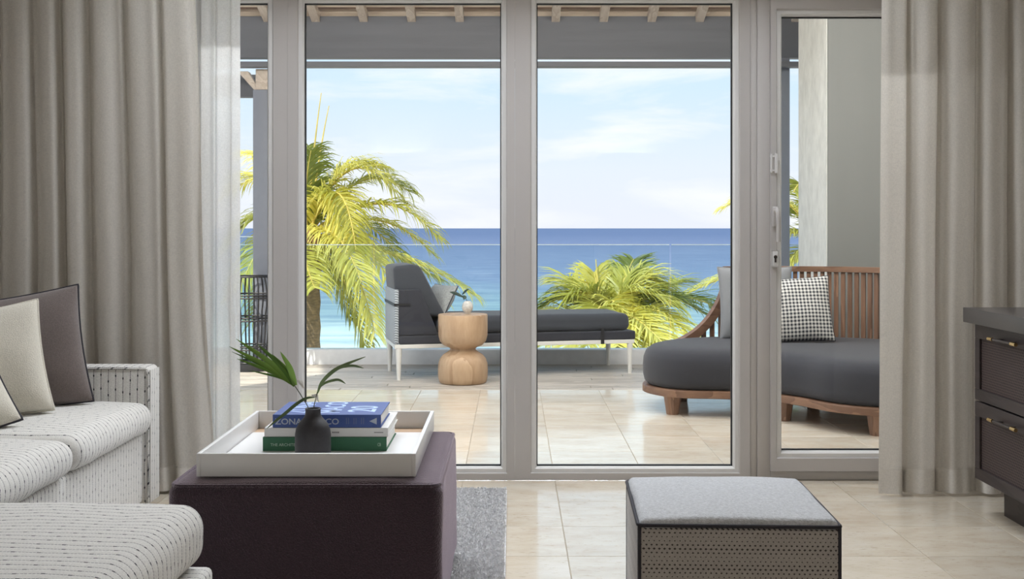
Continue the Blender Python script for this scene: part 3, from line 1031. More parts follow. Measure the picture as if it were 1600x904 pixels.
# door frame posts
struct(box('trim_9', wx(1172.2), wx(1183), WIN_Y0 + .003, WIN_Y1, 0, WTOP, M['upvc'], bevel=0.003))
struct(box('trim_10', wx(1183.2), wx(1203), WIN_Y0 - .004, WIN_Y1, 0, WTOP, M['upvc'], bevel=0.003))
struct(box('trim_11', wx(1203), WX1, WIN_Y0 - .002, WIN_Y1, 0, 0.038, M['upvc'], bevel=0.003))
struct(box('trim_12', wx(1203), WX1, WIN_Y0 - .002, WIN_Y1, 2.04, WTOP, M['upvc'], bevel=0.003))
DK = 4.81 / F_PX
dx0, dx1 = (1204.5 - 800) * DK, 1.675
door = unit('door_1', dx0, dx1, 0.042, 2.037, (1222.5 - 800) * DK, 1.612, EYE - (706 - HORIZ) * DK, EYE + (HORIZ - 23.5) * DK, WIN_Y0 - 0.02, WIN_Y1 - 0.01, 4.86)
hx = (1211 - 800) * DK
yd = WIN_Y0 - 0.02
# lever handle
bm = bmesh.new()
add_box(bm, hx - 0.013, hx + 0.013, yd - 0.010, yd, 1.075, 1.160, 0.005, 3)
hp = obj('handle_plate', bm, M['upvc'], door, auto=40)
bm = bmesh.new()
add_tube(bm, [(hx, yd, 1.142), (hx, yd - 0.035, 1.142)], 0.009, 12)
add_tube(bm, catmull([(hx, yd - 0.035, 1.15), (hx + .002, yd - 0.044, 1.13), (hx + 0.004, yd - 0.045, 1.08), (hx + 0.005, yd - 0.043, 1.012)], 6), [0.010] * 12 + [0.009] * 7, 10)
obj('lever', bm, M['upvc'], hp, auto=50)
# lock escutcheon with keyhole
bm = bmesh.new()
add_box(bm, hx - 0.015, hx + 0.015, yd - 0.008, yd, 0.905, 0.975, 0.0075, 4)
lk = obj('lock_plate', bm, M['bead'], door, auto=40)
bm = bmesh.new()
add_lathe(bm, [(0, 0), (0.0075, 0), (0.0075, 0.002), (0, 0.002)], 16)
bmesh.ops.transform(bm, matrix=Matrix.Translation((hx, yd - 0.008, 0.948)) @ Matrix.Rotation(math.pi / 2, 4, 'X'), verts=bm.verts)
add_box(bm, hx - 0.004, hx + 0.004, yd - 0.010, yd - 0.008, 0.925, 0.946)
obj('keyhole', bm, M['bronze'], lk)
# catch higher up: two small bars on a plate
bm = bmesh.new()
zc = EYE + (HORIZ - 255) * DK
add_box(bm, hx - 0.020, hx - 0.012, yd - 0.007, yd, zc - 0.04, zc + 0.04, 0.002)
add_box(bm, hx - 0.002, hx + 0.010, yd - 0.010, yd, zc - 0.042, zc + 0.042, 0.002)
add_box(bm, hx - 0.022, hx + 0.012, yd - 0.004, yd, zc - 0.033, zc - 0.026, 0.001)
add_box(bm, hx - 0.022, hx + 0.012, yd - 0.004, yd, zc + 0.026, zc + 0.033, 0.001)
obj('catch', bm, M['bead'], door)

# ================================================================ CURTAINS
def curtain(name, label, cat, xa, xb, yc, amp, nfold, mat, z0=0.012, z1=2.60, seed=0.0, edge_fn=None, hem=True, cols=None, dens=26):
    """hanging cloth: pleats vary in width, wander a little down the drop and open towards the floor"""
    t = thing(name, label, cat, ((xa + xb) / 2, yc, 0))
    nx = max(60, int(nfold * dens)); nz = 34
    def surf(s, z):
        w = (z1 - z) / (z1 - z0)
        ss = s + 0.010 * noise.noise(Vector((s * 5, z * 0.9, seed))) * w * 3
        ph = nfold * (ss + 0.055 * noise.noise(Vector((ss * 3.1, seed, 0.5)))) * 2 * math.pi + seed
        k = math.tanh(1.7 * (math.sin(ph) + 0.45 * math.sin(2.17 * ph + 1.3 + seed))) + 0.35 * noise.noise(Vector((ss * 31, z * 0.35, seed)))
        a = amp * (0.72 + 0.28 * w) * (0.75 + 0.5 * noise.noise(Vector((ss * 6, 2.0 + seed, z * .2))))
        x = xa + (xb - xa) * s
        if edge_fn: x = edge_fn(s, z, x)
        x += 0.55 * amp * math.cos(ph) * 0.6
        return Vector((x, yc + a * k * 0.8, z))
    verts, faces = [], []
    zs = [z0 + (z1 - z0) * j / nz for j in range(nz + 1)]
    for z in zs:
        for i in range(nx + 1):
            verts.append(surf(i / nx, z))
    for j in range(nz):
        for i in range(nx):
            a = j * (nx + 1) + i
            faces.append((a, a + 1, a + nx + 2, a + nx + 1))
    pyobj('cloth', verts, faces, mat, t, recalc=False, smooth=True)
    if hem:
        verts, faces = [], []
        hz = [z0, z0 + 0.03, z0 + 0.06, z0 + 0.095]
        for off in (-0.0022, 0.0022):
            for z in hz:
                for i in range(nx + 1):
                    p = surf(i / nx, z)
                    d = (surf(min(1, i / nx + .002), z) - surf(max(0, i / nx - .002), z)).normalized()
                    nrm = Vector((-d.y, d.x, 0)).normalized()
                    verts.append(p + nrm * off)
        n1 = len(hz) * (nx + 1)
        for q in range(2):
            for j in range(len(hz) - 1):
                for i in range(nx):
                    a = q * n1 + j * (nx + 1) + i
                    faces.append((a, a + 1, a + nx + 2, a + nx + 1))
        pyobj('hem', verts, faces, M['drape_hem'] if mat == M['drape'] else mat, t, recalc=False, smooth=True)
    return t


curtain('drape', 'long beige linen drape hanging behind the striped sofa', 'curtain', -2.33, -1.30, 4.60, 0.050, 8.3, M['drape'], seed=1.7,
        edge_fn=lambda s, z, x: x + (0.10 * (1 - z / 2.6) * s))
curtain('sheer_curtain', 'white sheer curtain glowing against the glass beside the sofa', 'curtain', -1.40, -1.135, 4.735, 0.035, 4.2, M['sheer'], seed=4.1, dens=34)
curtain('drape', 'long beige linen drape hanging beside the dark drawer cabinet', 'curtain', 1.50, 2.26, 4.56, 0.055, 5.6, M['drape'], seed=2.9,
        edge_fn=lambda s, z, x: x - (0.02 * (1 - z / 2.6) * (1 - s)))
for nm, a, b, yc in (('curtain_rail', XL, -1.1, 4.62), ('curtain_rail', 1.45, XR, 4.56)):
    tag(box(nm, a + 0.01, b, yc - 0.015, yc + 0.015, CEIL - 0.022, CEIL - 0.001, M['upvc'], bevel=0.003),
        'white ceiling rail carrying the %s' % ('curtains by the sofa' if a < 0 else 'drape by the cabinet'), 'curtain rail')

# ================================================================ STRIPED SOFA
sofa = thing('sofa', 'cream pinstriped sofa with a low square arm along the left wall', 'sofa', (-1.8, 3.5, 0))
SXF = -1.372
box('base', -2.30, SXF - 0.022, 2.76, 4.30, 0.035, 0.297, M['stripeY'], sofa, bevel=0.012, seg=3)
bm = bmesh.new()
add_box(bm, -2.30, SXF, 4.302, 4.425, 0.02, 0.545, 0.022, 4)
arm = obj('arm', bm, M['stripeX'], sofa, auto=50)
def arm_piping(y):
    z1 = 0.545 - 0.006; xr = SXF - 0.004
    return catmull([(-2.2, y, z1), (-1.8, y, z1), (xr - 0.05, y, z1), (xr - 0.008, y, z1 - 0.008), (xr, y, z1 - 0.05), (xr, y, 0.3), (xr, y, 0.03)], 5)
box('front_panel', SXF, SXF + 0.003, 4.312, 4.418, 0.03, 0.532, M['stripeY'], arm, bevel=0.001)
tube('piping', arm_piping(4.306), 0.005, M['stripeY'], arm, n=6)
bm = bmesh.new()
add_box(bm, -2.34, -2.08, 2.76, 4.30, 0.298, 0.74, 0.04, 4)
obj('backrest', bm, M['stripeY'], sofa, auto=50)
for i, (a, b) in enumerate(((3.555, 4.297), (2.77, 3.548))):
    cushion('seat_cushion', (-1.715, (a + b) / 2, 0.356), (0.363, (b - a) / 2, 0.058), 0.054, M['stripeY'], sofa, puff=0.022, seed=i * 3.1, wob=0.006, inner=10)
for x in (-2.22, -1.46):
    for yy in (2.84, 4.22):
        box('foot', x - 0.03, x + 0.03, yy - 0.03, yy + 0.03, 0.0, 0.036, M['espresso'], sofa)

# foreground bench in the same cloth
bench = thing('upholstered_bench', 'pinstriped upholstered bench with a plump cushion, nearest the viewer', 'bench', (-1.3, 2.25, 0))
box('base', -2.02, -0.690, 1.72, 2.635, 0.035, 0.290, M['stripeY'], bench, bevel=0.016, seg=3)
cushion('seat_cushion', (-1.36, 2.175, 0.366), (0.655, 0.475, 0.072), 0.055, M['stripeY'], bench, puff=0.014, seed=8.8, wob=0.006, inner=14)
for x in (-1.94, -0.80):
    for yy in (1.8, 2.55):
        box('foot', x - 0.03, x + 0.03, yy - 0.03, yy + 0.03, 0.0, 0.036, M['espresso'], bench)


def throw_pillow(label, cat, w, h, t, mat, xf, pipe=None, seed=0.0, group=None, r=0.0045):
    loc = xf.translation.copy()
    th = thing('throw_pillow', label, cat, loc, group)
    c = pillow('cover', w, h, t, mat, th, xf, seed)
    if pipe:
        tube('piping', pillow_edge(w, h), r, pipe, th, n=6, closed=True, xf=xf)
    return th


throw_pillow('dark brown throw pillow with black piping against the sofa arm', 'pillow', 0.52, 0.43, 0.20, M['brown_pillow'],
             TRS((-1.81, 4.11, 0.612), math.radians(10), math.radians(-9), math.radians(-9)), M['dark_piping'], 1.0)
throw_pillow('beige woven throw pillow in front of the brown one', 'pillow', 0.46, 0.39, 0.19, M['beige_pillow'],
             TRS((-1.830, 3.872, 0.596), math.radians(14), math.radians(-14), math.radians(-10)), M['beige_pillow'], 2.0)
throw_pillow('pale beige throw pillow cut off by the left picture edge', 'pillow', 0.44, 0.40, 0.18, M['beige_pillow'],
             TRS((-1.862, 3.63, 0.543), math.radians(20), math.radians(-28), math.radians(-22)), M['dark_piping'], 3.0)

# ================================================================ RUG
rug = thing('rug', 'grey looped pile rug under the plum ottoman', 'rug', (-0.66, 3.2, 0))
RX0, RX1, RY0, RY1 = -1.30, -0.02, 2.68, 4.62
box('backing', RX0, RX1, RY0, RY1, 0.0005, 0.010, M['rug'], rug, bevel=0.003)
verts, faces = [], []
rp = random.Random(3)
for k in range(42000):
    x = rp.uniform(-0.34, RX1 - 0.006) if k < 30000 else rp.uniform(RX0 + 0.006, RX1 - 0.006)
    yy = rp.uniform(3.0, RY1 - 0.006) if k < 30000 else rp.uniform(RY0 + 0.006, RY1 - 0.006)
    a = rp.uniform(0, 6.283); h = rp.uniform(0.006, 0.013); w = rp.uniform(0.0025, 0.0045)
    lx, ly = rp.uniform(-.006, .006), rp.uniform(-.006, .006)
    ca, sa = math.cos(a) * w, math.sin(a) * w
    b = len(verts)
    verts += [(x - ca, yy - sa, 0.009), (x + ca, yy + sa, 0.009), (x + ca * .6 + lx, yy + sa * .6 + ly, 0.009 + h), (x - ca * .6 + lx, yy - sa * .6 + ly, 0.009 + h)]
    faces.append((b, b + 1, b + 2, b + 3))
pl = pyobj('pile', verts, faces, M['pile'], rug, recalc=False)
pl['kind'] = 'stuff'

# ================================================================ PLUM OTTOMAN + TRAY
ott = thing('ottoman', 'large square plum boucle ottoman carrying the white tray', 'ottoman', (-0.525, 3.28, 0.02))
cushion('upholstered_body', (-0.530, 3.285, 0.223), (0.352, 0.385, 0.195), 0.030, M['plum'], ott, puff=0.004, seed=5.0, wob=0.005, inner=14)
def rect_loop(x0, x1, y0, y1, z, r=0.03):
    pts = []
    for cx, cy, a0 in ((x1 - r, y1 - r, 0), (x0 + r, y1 - r, 90), (x0 + r, y0 + r, 180), (x1 - r, y0 + r, 270)):
        for k in range(5):
            a = math.radians(a0 + 90 * k / 4)
            pts.append(Vector((cx + r * math.cos(a), cy + r * math.sin(a), z)))
    return pts
tube('seam', rect_loop(-0.874, -0.186, 2.908, 3.662, 0.411), 0.0045, M['plum'], ott, n=6, closed=True)
for x in (-0.82, -0.24):
    for yy in (2.96, 3.60):
        box('foot', x - 0.025, x + 0.025, yy - 0.025, yy + 0.025, 0.0225, 0.040, M['espresso'], ott)

tray = thing('tray', 'white lacquered rectangular serving tray on the plum ottoman', 'tray', (-0.535, 3.3, 0.425))
TX0, TX1, TY0, TY1, TZ = -0.820, -0.250, 2.955, 3.648, 0.4245
wt = 0.011
box('base', TX0 + wt, TX1 - wt, TY0 + wt, TY1 - wt, TZ, TZ + 0.006, M['traywood'], tray)
box('liner', TX0 + wt + 0.001, TX1 - wt - 0.001, TY0 + wt + 0.001, TY1 - 0.10, TZ + 0.006, TZ + 0.009, M['tray'], tray)
TT = TZ + 0.060
box('side_wall', TX0, TX0 + wt, TY0, TY1, TZ, TT, M['tray'], tray, bevel=0.0012)
box('side_wall', TX1 - wt, TX1, TY0, TY1, TZ, TT, M['tray'], tray, bevel=0.0012)
box('side_wall', TX0 + wt, TX1 - wt, TY0, TY0 + wt, TZ, TT, M['tray'], tray, bevel=0.0012)
box('side_wall', TX0 + wt, TX1 - wt, TY1 - wt, TY1, TZ, TT, M['tray'], tray, bevel=0.0012)
TF = TZ + 0.009


# ---- books
def text_mesh(name, s, size, mat, parent, xf, ext=0.0002, sx=1.0, font_off=0.0):
    cu = bpy.data.curves.new(name, 'FONT')
    cu.body = s; cu.size = size; cu.extrude = ext; cu.offset = font_off
    cu.resolution_u = 3
    o = bpy.data.objects.new(name, cu)
    col.objects.link(o)
    dg = bpy.context.evaluated_depsgraph_get()
    me = bpy.data.meshes.new_from_object(o.evaluated_get(dg))
    bpy.data.objects.remove(o, do_unlink=True)
    me.transform(Matrix.Diagonal((sx, 1, 1, 1)))
    me.transform(xf)
    me.materials.clear()
    return link_mesh(name, me, mat, parent)


def book(label, x0, x1, y0, y1, z0, z1, cover, group=None):
    """lying book, spine to the front"""
    t = thing('book', label, 'book', ((x0 + x1) / 2, (y0 + y1) / 2, z0), group)
    c = 0.0028
    bm = bmesh.new()
    add_box(bm, x0, x1, y0 + 0.0005, y1, z0, z0 + c, 0.0006, 1)
    add_box(bm, x0, x1, y0 + 0.0005, y1, z1 - c, z1, 0.0006, 1)
    add_box(bm, x0, x1, y0, y0 + c, z0, z1, 0.0006, 1)
    cv = obj('cover', bm, cover, t)
    box('page_block', x0 + 0.004, x1 - 0.004, y0 + c, y1 - 0.004, z0 + c, z1 - c, M['paper'], t)
    return t, cv


def spine_xf(x, y, z):   # text reading left to right on the face towards the camera
    return Matrix.Translation((x, y - 0.0003, z)) @ Matrix.Rotation(math.pi / 2, 4, 'X')


bk = 3.250
kk = bk / F_PX
z = TF
bx0, bx1 = (410.5 - 800) * kk, (604 - 800) * kk
b_g, cvg = book('thick green cloth book at the bottom of the stack', bx0, bx1, bk, bk + 0.27, z, z + 0.0395, M['book_green'])
text_mesh('lettering', 'THE ARCHITECTURE', 0.0115, M['ink_green'], cvg, spine_xf(bx0 + 0.022, bk, z + 0.014), sx=1.0)
text_mesh('emblem', 'CB', 0.013, M['ink_green'], cvg, spine_xf(bx1 - 0.026, bk, z + 0.014), sx=0.6)
z2 = z + 0.040
b_w, cvw = book('white paperback book in the middle of the stack', bx0 + 0.004, bx1 + 0.004, bk + 0.003, bk + 0.285, z2, z2 + 0.0255, M['book_white'])
for q in range(5):
    box('lettering', bx0 + 0.198 + q * 0.0042, bx0 + 0.2008 + q * 0.0042, bk + 0.0026, bk + 0.0030, z2 + 0.0105, z2 + 0.0148, M['ink_dark'], cvw)
box('lettering', bx1 - 0.036, bx1 - 0.010, bk + 0.0026, bk + 0.0030, z2 + 0.0115, z2 + 0.0135, M['ink_dark'], cvw)
z3 = z2 + 0.026
ux0, ux1 = (425.5 - 800) * kk, (595 - 800) * kk
bz1 = z3 + 0.037
b_b, cvb = book('blue hardback book with pale capital letters on top of the stack', ux0, ux1, bk + 0.004, bk + 0.245, z3, bz1, M['book_blue'])
yb = bk + 0.004
text_mesh('lettering', 'ZONA', 0.0235, M['ink_grey'], cvb, spine_xf(ux0 + 0.007, yb, z3 + 0.0095), sx=1.12, font_off=0.0004)
text_mesh('lettering', 'CO', 0.0235, M['ink_grey'], cvb, spine_xf(ux0 + 0.150, yb, z3 + 0.0095), sx=1.12, font_off=0.0004)
for k in range(3):
    for q in range(2):
        box('lettering', ux0 + 0.210 + k * 0.0215 + q * 0.006, ux0 + 0.212 + k * 0.0215 + q * 0.006, yb - 0.0004, yb + 0.0001, z3 + 0.010, z3 + 0.028, M['ink_dim'], cvb)
tx = ux1 - 0.030
prism('emblem', [(tx - 0.003, yb - 0.0004, z3 + 0.0185), (tx + 0.018, yb - 0.0004, z3 + 0.009), (tx + 0.018, yb - 0.0004, z3 + 0.028)], (0, 0.0005, 0), M['ink_grey'], cvb, auto=None)
def cover_xf(x, y):       # cover text runs away from the spine
    return Matrix.Translation((x, y, bz1 + 0.0002)) @ Matrix.Rotation(math.pi / 2, 4, 'Z')
for s, dx, sz in (('ZONA', 0.090, 0.088), ('MACO', 0.185, 0.088), ('20', 0.285, 0.115)):
    text_mesh('lettering', s, sz, M['ink_light'], cvb, cover_xf(ux0 + dx, yb + 0.030 if s != '20' else yb + 0.045), sx=0.80 if s != '20' else 1.0, font_off=0.0008)

# ---- vase with leaves
vx, vy = P(489, 690, 3.145).x, 3.145
prof = [(0, TF), (0.046, TF), (0.0488, TF + 0.004), (0.0495, TF + 0.03), (0.0490, TF + 0.068), (0.0465, TF + 0.083), (0.040, TF + 0.097),
        (0.0305, TF + 0.108), (0.0235, TF + 0.116), (0.0212, TF + 0.124), (0.0210, TF + 0.134), (0.0222, TF + 0.1385), (0.0205, TF + 0.1395), (0.0175, TF + 0.137),
        (0.0170, TF + 0.12), (0.036, TF + 0.08), (0.036, TF + 0.012), (0, TF + 0.012)]
tag(lathe('vase', prof, M['vase'], None, 40, vx, vy), 'matt black bottle vase in front of the book stack', 'vase')

def add_leaf(bm, pts, widths, nrm):
    pts = [Vector(p) for p in pts]
    rows = []
    for i, p in enumerate(pts):
        t = (pts[min(i + 1, len(pts) - 1)] - pts[max(i - 1, 0)]).normalized()
        s = t.cross(nrm).normalized()
        n2 = s.cross(t).normalized()
        w = widths[i] / 2
        rows.append([bm.verts.new(p - s * w), bm.verts.new(p - n2 * w * 0.22), bm.verts.new(p + s * w)])
    for A, B in zip(rows, rows[1:]):
        for k in range(2):
            bm.faces.new((A[k], A[k + 1], B[k + 1], B[k]))


def V(px, py, dy=0.0): return P(px, py, vy + dy)
sprig = thing('leaf_sprig', 'green fan palm leaf on a dark stem standing in the black vase', 'leaf', (vx, vy, TF + 0.02))
tube('stem', catmull([(vx - .004, vy, TF + 0.03), V(484, 645), V(472, 620), V(461, 603)], 6), 0.0013, M['stem'], sprig, n=6)
hub = (461, 602)
fans = [((358, 541), 0.03, 8), ((369, 529), 0.01, 9), ((362, 549), 0.05, 5), ((370, 560), 0.06, 7), ((402, 537), -0.02, 8), ((438, 549), -0.04, 9), ((388, 578), 0.07, 4), ((425, 553), -0.01, 7)]
for (tx_, ty_), dd, wpx in fans:
    a = V(*hub); b = V(tx_, ty_, dd)
    mid = a.lerp(b, 0.5) + Vector((0.004, 0, 0.006))
    pts = catmull([a, a.lerp(mid, .5) + Vector((0, 0, .004)), mid, b.lerp(mid, .4), b], 4)
    n = len(pts)
    ws = [max(0.0008, wpx * 0.00177 * (math.sin(math.pi * (0.12 + 0.88 * i / (n - 1)) ** 0.7)) ** 0.8) for i in range(n)]
    bm = bmesh.new(); add_leaf(bm, pts, ws, Vector((0.1, -0.9, 0.35)))
    obj('leaflet', bm, M['fan'], sprig, smooth=True)
bm = bmesh.new()
add_leaf(bm, [V(464, 592), V(470, 597), V(475, 607)], [0.004, 0.012, 0.002], Vector((0.3, -0.9, 0.2)))
obj('petal', bm, M['tagwhite'], sprig)

sp2 = thing('leaf_sprig', 'slender strap leaves arching from the black vase to both sides', 'leaf', (vx, vy, TF + 0.02))
tube('stem', catmull([(vx + .003, vy, TF + 0.03), V(490, 643), V(493, 624), V(496, 612)], 6), 0.0013, M['stem'], sp2, n=6)
for path, wpx in (([(496, 614), (503, 597), (520, 580), (540, 569), (571, 557)], 7), ([(499, 605), (510, 597), (528, 593), (540, 599)], 5), ([(520, 580), (535, 573), (552, 571), (568, 575)], 5),
                  ([(493, 620), (478, 622), (463, 631), (445, 646), (432, 656), (417, 669)], 6)):
    pts = catmull([V(px, py, -0.02 * i / 4) for i, (px, py) in enumerate(path)], 5)
    n = len(pts)
    ws = [max(0.001, wpx * 0.00177 * math.sin(math.pi * (0.06 + 0.92 * i / (n - 1))) ** 0.7) for i in range(n)]
    bm = bmesh.new(); add_leaf(bm, pts, ws, Vector((0.0, -0.8, 0.6)))
    obj('leaflet', bm, M['strapleaf'], sp2, smooth=True)
bm = bmesh.new()
add_leaf(bm, [V(487, 618), V(494, 617), V(498, 628)], [0.006, 0.012, 0.002], Vector((0.2, -0.9, 0.3)))
obj('petal', bm, M['tagwhite'], sp2)

# ================================================================ GREY POUF
pouf = thing('pouf', 'square grey pouf with dotted sides and dark piped edges', 'pouf', (0.49, 2.63, 0))
PXF = TRS((0.4925, 2.632, 0), math.radians(-2.4))
H = 0.435
hw, hd = 0.2145, 0.213
bm = bmesh.new()
add_box(bm, -hw, hw, -hd, hd, 0.012, H, 0.012, 3)
obj('side_panel', bm, M['pouf_side'], pouf, PXF, auto=50)
cushion('top_panel', (0, 0, H - 0.002), (hw - 0.003, hd - 0.003, 0.016), 0.015, M['pouf_top'], pouf, puff=0.012, seed=2.2, wob=0.003, inner=12, xf=PXF)
bm = bmesh.new()
add_tube(bm, rect_loop(-hw, hw, -hd, hd, H + 0.001, 0.012), 0.0042, 8, True)
obj('piping', bm, M['dark_piping'], pouf, PXF, auto=60)
for sx, sy in ((-1, -1), (1, -1), (1, 1), (-1, 1)):
    bm = bmesh.new()
    add_tube(bm, [(sx * (hw - .003), sy * (hd - .003), 0.014), (sx * (hw - .003), sy * (hd - .003), H)], 0.0042, 8)
    obj('piping', bm, M['dark_piping'], pouf, PXF, auto=60)
for sx, sy in ((-1, -1), (1, -1), (1, 1), (-1, 1)):
    bm = bmesh.new()
    add_box(bm, sx * 0.17 - .02, sx * 0.17 + .02, sy * 0.17 - .02, sy * 0.17 + .02, 0, 0.0125)
    obj('foot', bm, M['espresso'], pouf, PXF)

# ================================================================ DRAWER CABINET
cab = thing('drawer_cabinet', 'dark espresso drawer cabinet with cane fronts and brass pulls', 'cabinet', (2.0, 3.4, 0))
CX, CY1, CY0 = 1.742, 4.285, 2.50
box('top', CX - 0.034, XR - 0.01, CY0 - 0.02, CY1 + 0.025, 0.715, 0.770, M['espresso_top'], cab, bevel=0.002)
box('body', CX + 0.020, XR - 0.02, CY0, CY1, 0.128, 0.715, M['espresso'], cab)
box('plinth', CX + 0.09, XR - 0.03, CY0 + 0.05, CY1 - 0.05, 0.0, 0.128, M['espresso'], cab)
DW = (CY1 - CY0) / 3
for c in range(3):
    ya, yb_ = CY1 - (c + 1) * DW + 0.003, CY1 - c * DW - 0.003
    for z0, z1 in ((0.427, 0.712), (0.131, 0.421)):
        bm = bmesh.new()
        fr = 0.042
        add_box(bm, CX, CX + 0.0195, ya, yb_, z0, z0 + fr, 0.0015, 1)
        add_box(bm, CX, CX + 0.0195, ya, yb_, z1 - fr - 0.012, z1, 0.0015, 1)
        add_box(bm, CX, CX + 0.0195, ya, ya + fr, z0 + fr, z1 - fr - 0.012, 0.0015, 1)
        add_box(bm, CX, CX + 0.0195, yb_ - fr, yb_, z0 + fr, z1 - fr - 0.012, 0.0015, 1)
        d = obj('drawer', bm, M['espresso'], cab, auto=None)
        box('cane_panel', CX + 0.008, CX + 0.012, ya + fr, yb_ - fr, z0 + fr, z1 - fr - 0.012, M['cane'], d)
        yc = (ya + yb_) / 2; zh = z1 - 0.040
        bm = bmesh.new()
        xh = CX - 0.026
        add_tube(bm, [(xh, yc - 0.07, zh), (xh, yc + 0.07, zh)], 0.0055, 10)
        for q in (-0.05, 0.05):
            add_tube(bm, [(xh, yc + q, zh), (CX, yc + q, zh)], 0.0045, 8)
        hd_ = obj('handle', bm, M['bronze'], d, auto=50)
        for s in (-1, 1):
            tube('handle_tip', [(xh, yc + s * 0.075, zh), (xh, yc + s * 0.112, zh)], 0.0068, M['brass'], d, n=10)

# added fill lamps, all unseen: back wall uplights, bulkheads over the terrace
def lamp(name, label, group, loc, w, h, d, watts, color, aim, kind):
    x, y, z = loc
    t = thing(name, label, 'lamp', loc, group)
    if kind == 'up':
        prism('shade', [(x - w / 2, y, z), (x - w / 2, y + d, z + 0.02), (x - w / 2, y + d, z + h), (x - w / 2, y + d - .008, z + h), (x - w / 2, y + d - .008, z + .03), (x - w / 2, y + .008, z + .012), (x - w / 2, y + .008, z + h), (x - w / 2, y, z + h)], (w, 0, 0), M['upvc'], t)
        lp = (x, y + d / 2, z + h - 0.01)
    else:
        box('housing', x - w / 2, x + w / 2, y, y + d, z, z + h, M['bronze'], t, bevel=0.006)
        box('diffuser', x - w / 2 + .015, x + w / 2 - .015, y + d, y + d + .006, z + .015, z + h - .015, M['fill_glow'], t)
        lp = (x, y + d + 0.012, z + h / 2)
    ld = bpy.data.lights.new('fill_light', 'AREA')
    ld.shape = 'RECTANGLE'; ld.size = w * 0.9; ld.size_y = (d if kind == 'up' else h) * 0.8
    ld.energy = watts; ld.color = color
    lo = bpy.data.objects.new('fill_light', ld)
    lo.location = lp
    lo.rotation_euler = Vector(aim).to_track_quat('-Z', 'Y').to_euler()
    col.objects.link(lo)
    adopt(lo, t)


for x, nm in ((-1.2, 'left'), (1.2, 'right')):  # added out of view as soft fill for the room
    lamp('fill_uplight', 'added white fill uplight, unseen, on the %s of the back wall' % nm, 'added fill uplights', (x, BACK + 0.0, 1.75), 0.6, 0.10, 0.12, ROOM_FILL_W, (1.0, 0.96, 0.91), (0, 0.25, 1), 'up')
for k, x in enumerate((-0.68, 0.68)):  # added out of view to strengthen light from the window side
    t = thing('fill_downlight', 'added linear ceiling fill light, unseen, on the %s by the window' % ('left', 'right')[k], 'lamp', (x, 4.25, CEIL), 'added fill lights by the window')
    box('trim_frame', x - 0.66, x + 0.66, 4.19, 4.31, CEIL - 0.012, CEIL - 0.001, M['upvc'], t, bevel=0.002)
    box('diffuser', x - 0.64, x + 0.64, 4.205, 4.295, CEIL - 0.016, CEIL - 0.0125, M['fill_glow'], t)
    ld = bpy.data.lights.new('fill_light', 'AREA')
    ld.shape = 'RECTANGLE'; ld.size = 1.28; ld.size_y = 0.09; ld.energy = HEAD_FILL_W; ld.color = (0.88, 0.93, 1.0); ld.spread = math.radians(150)
    lo = bpy.data.objects.new('fill_light', ld)
    lo.location = (x, 4.25, CEIL - 0.02)
    lo.rotation_euler = Vector((0, -0.55, -1)).to_track_quat('-Z', 'Y').to_euler()
    col.objects.link(lo); adopt(lo, t)
for k, x in enumerate((-1.45, 1.05)):  # added out of view, aimed at the house to boost window light
    t = thing('rafter_fill', 'added linear fill lamp, unseen, under the terrace rafters on the %s' % ('left', 'right')[k], 'lamp', (x, 6.6, 3.3), 'added fill lamps under the rafters')
    zl = roof_z(6.7) - 0.07
    box('housing', x - 0.92, x + 0.92, 6.60, 6.74, zl, zl + 0.05, M['bronze'], t, bevel=0.004)
    box('diffuser', x - 0.90, x + 0.90, 6.615, 6.725, zl - 0.006, zl, M['fill_glow'], t)
    ld = bpy.data.lights.new('fill_light', 'AREA')
    ld.shape = 'RECTANGLE'; ld.size = 1.8; ld.size_y = 0.11; ld.energy = RAFTER_FILL_W; ld.color = (0.96, 0.98, 1.0)
    lo = bpy.data.objects.new('fill_light', ld)
    lo.location = (x, 6.66, zl - 0.012)
    lo.rotation_euler = Vector((0, -0.75, -1)).to_track_quat('-Z', 'Y').to_euler()
    col.objects.link(lo); adopt(lo, t)
for k, x in enumerate((-2.4, -0.8, 0.8, 2.4)):  # added out of view to brighten beam, furniture and terrace floor
    lamp('bulkhead_fill', 'added bronze bulkhead fill lamp, unseen, on the house wall, number %s from the left' % ('one', 'two', 'three', 'four')[k], 'added fill lamps over the terrace', (x, 5.08, 2.75), 0.45, 0.20, 0.07, TERRACE_FILL_W, (1.0, 0.96, 0.90), (0, 1, -0.35), 'wall')

# ================================================================ TERRACE FURNITURE
# ---- daybed
DB = Matrix.Translation((-0.812, 7.985, 0)) @ Matrix.Rotation(math.radians(13), 4, 'Z')
daybed = thing('daybed', 'slate grey outdoor daybed with a woven headboard and white legs', 'daybed', (0.0, 8.4, 0))
LN, WD = 1.75, 0.56
for u in (0.02, LN - 0.02):
    for v in (0.02, WD - 0.02):
        bm = bmesh.new()
        add_tube(bm, [(u, v, 0.0), (u, v, 0.008), (u, v, 0.23)], [0.014, 0.014, 0.023], 8)
        obj('leg', bm, M['whitemetal'], daybed, DB, auto=50)
bm = bmesh.new()
for v in (0.0, WD - 0.035):
    add_box(bm, -0.01, LN + 0.01, v, v + 0.035, 0.222, 0.250, 0.003)
for u in (-0.01, LN - 0.025):
    add_box(bm, u, u + 0.035, 0.035, WD - 0.035, 0.222, 0.250, 0.003)
obj('frame', bm, M['whitemetal'], daybed, DB)
cushion('platform', (LN / 2 + 0.02, WD / 2, 0.282), (LN / 2, WD / 2, 0.032), 0.012, M['charcoal'], daybed, puff=0, wob=0.002, xf=DB)
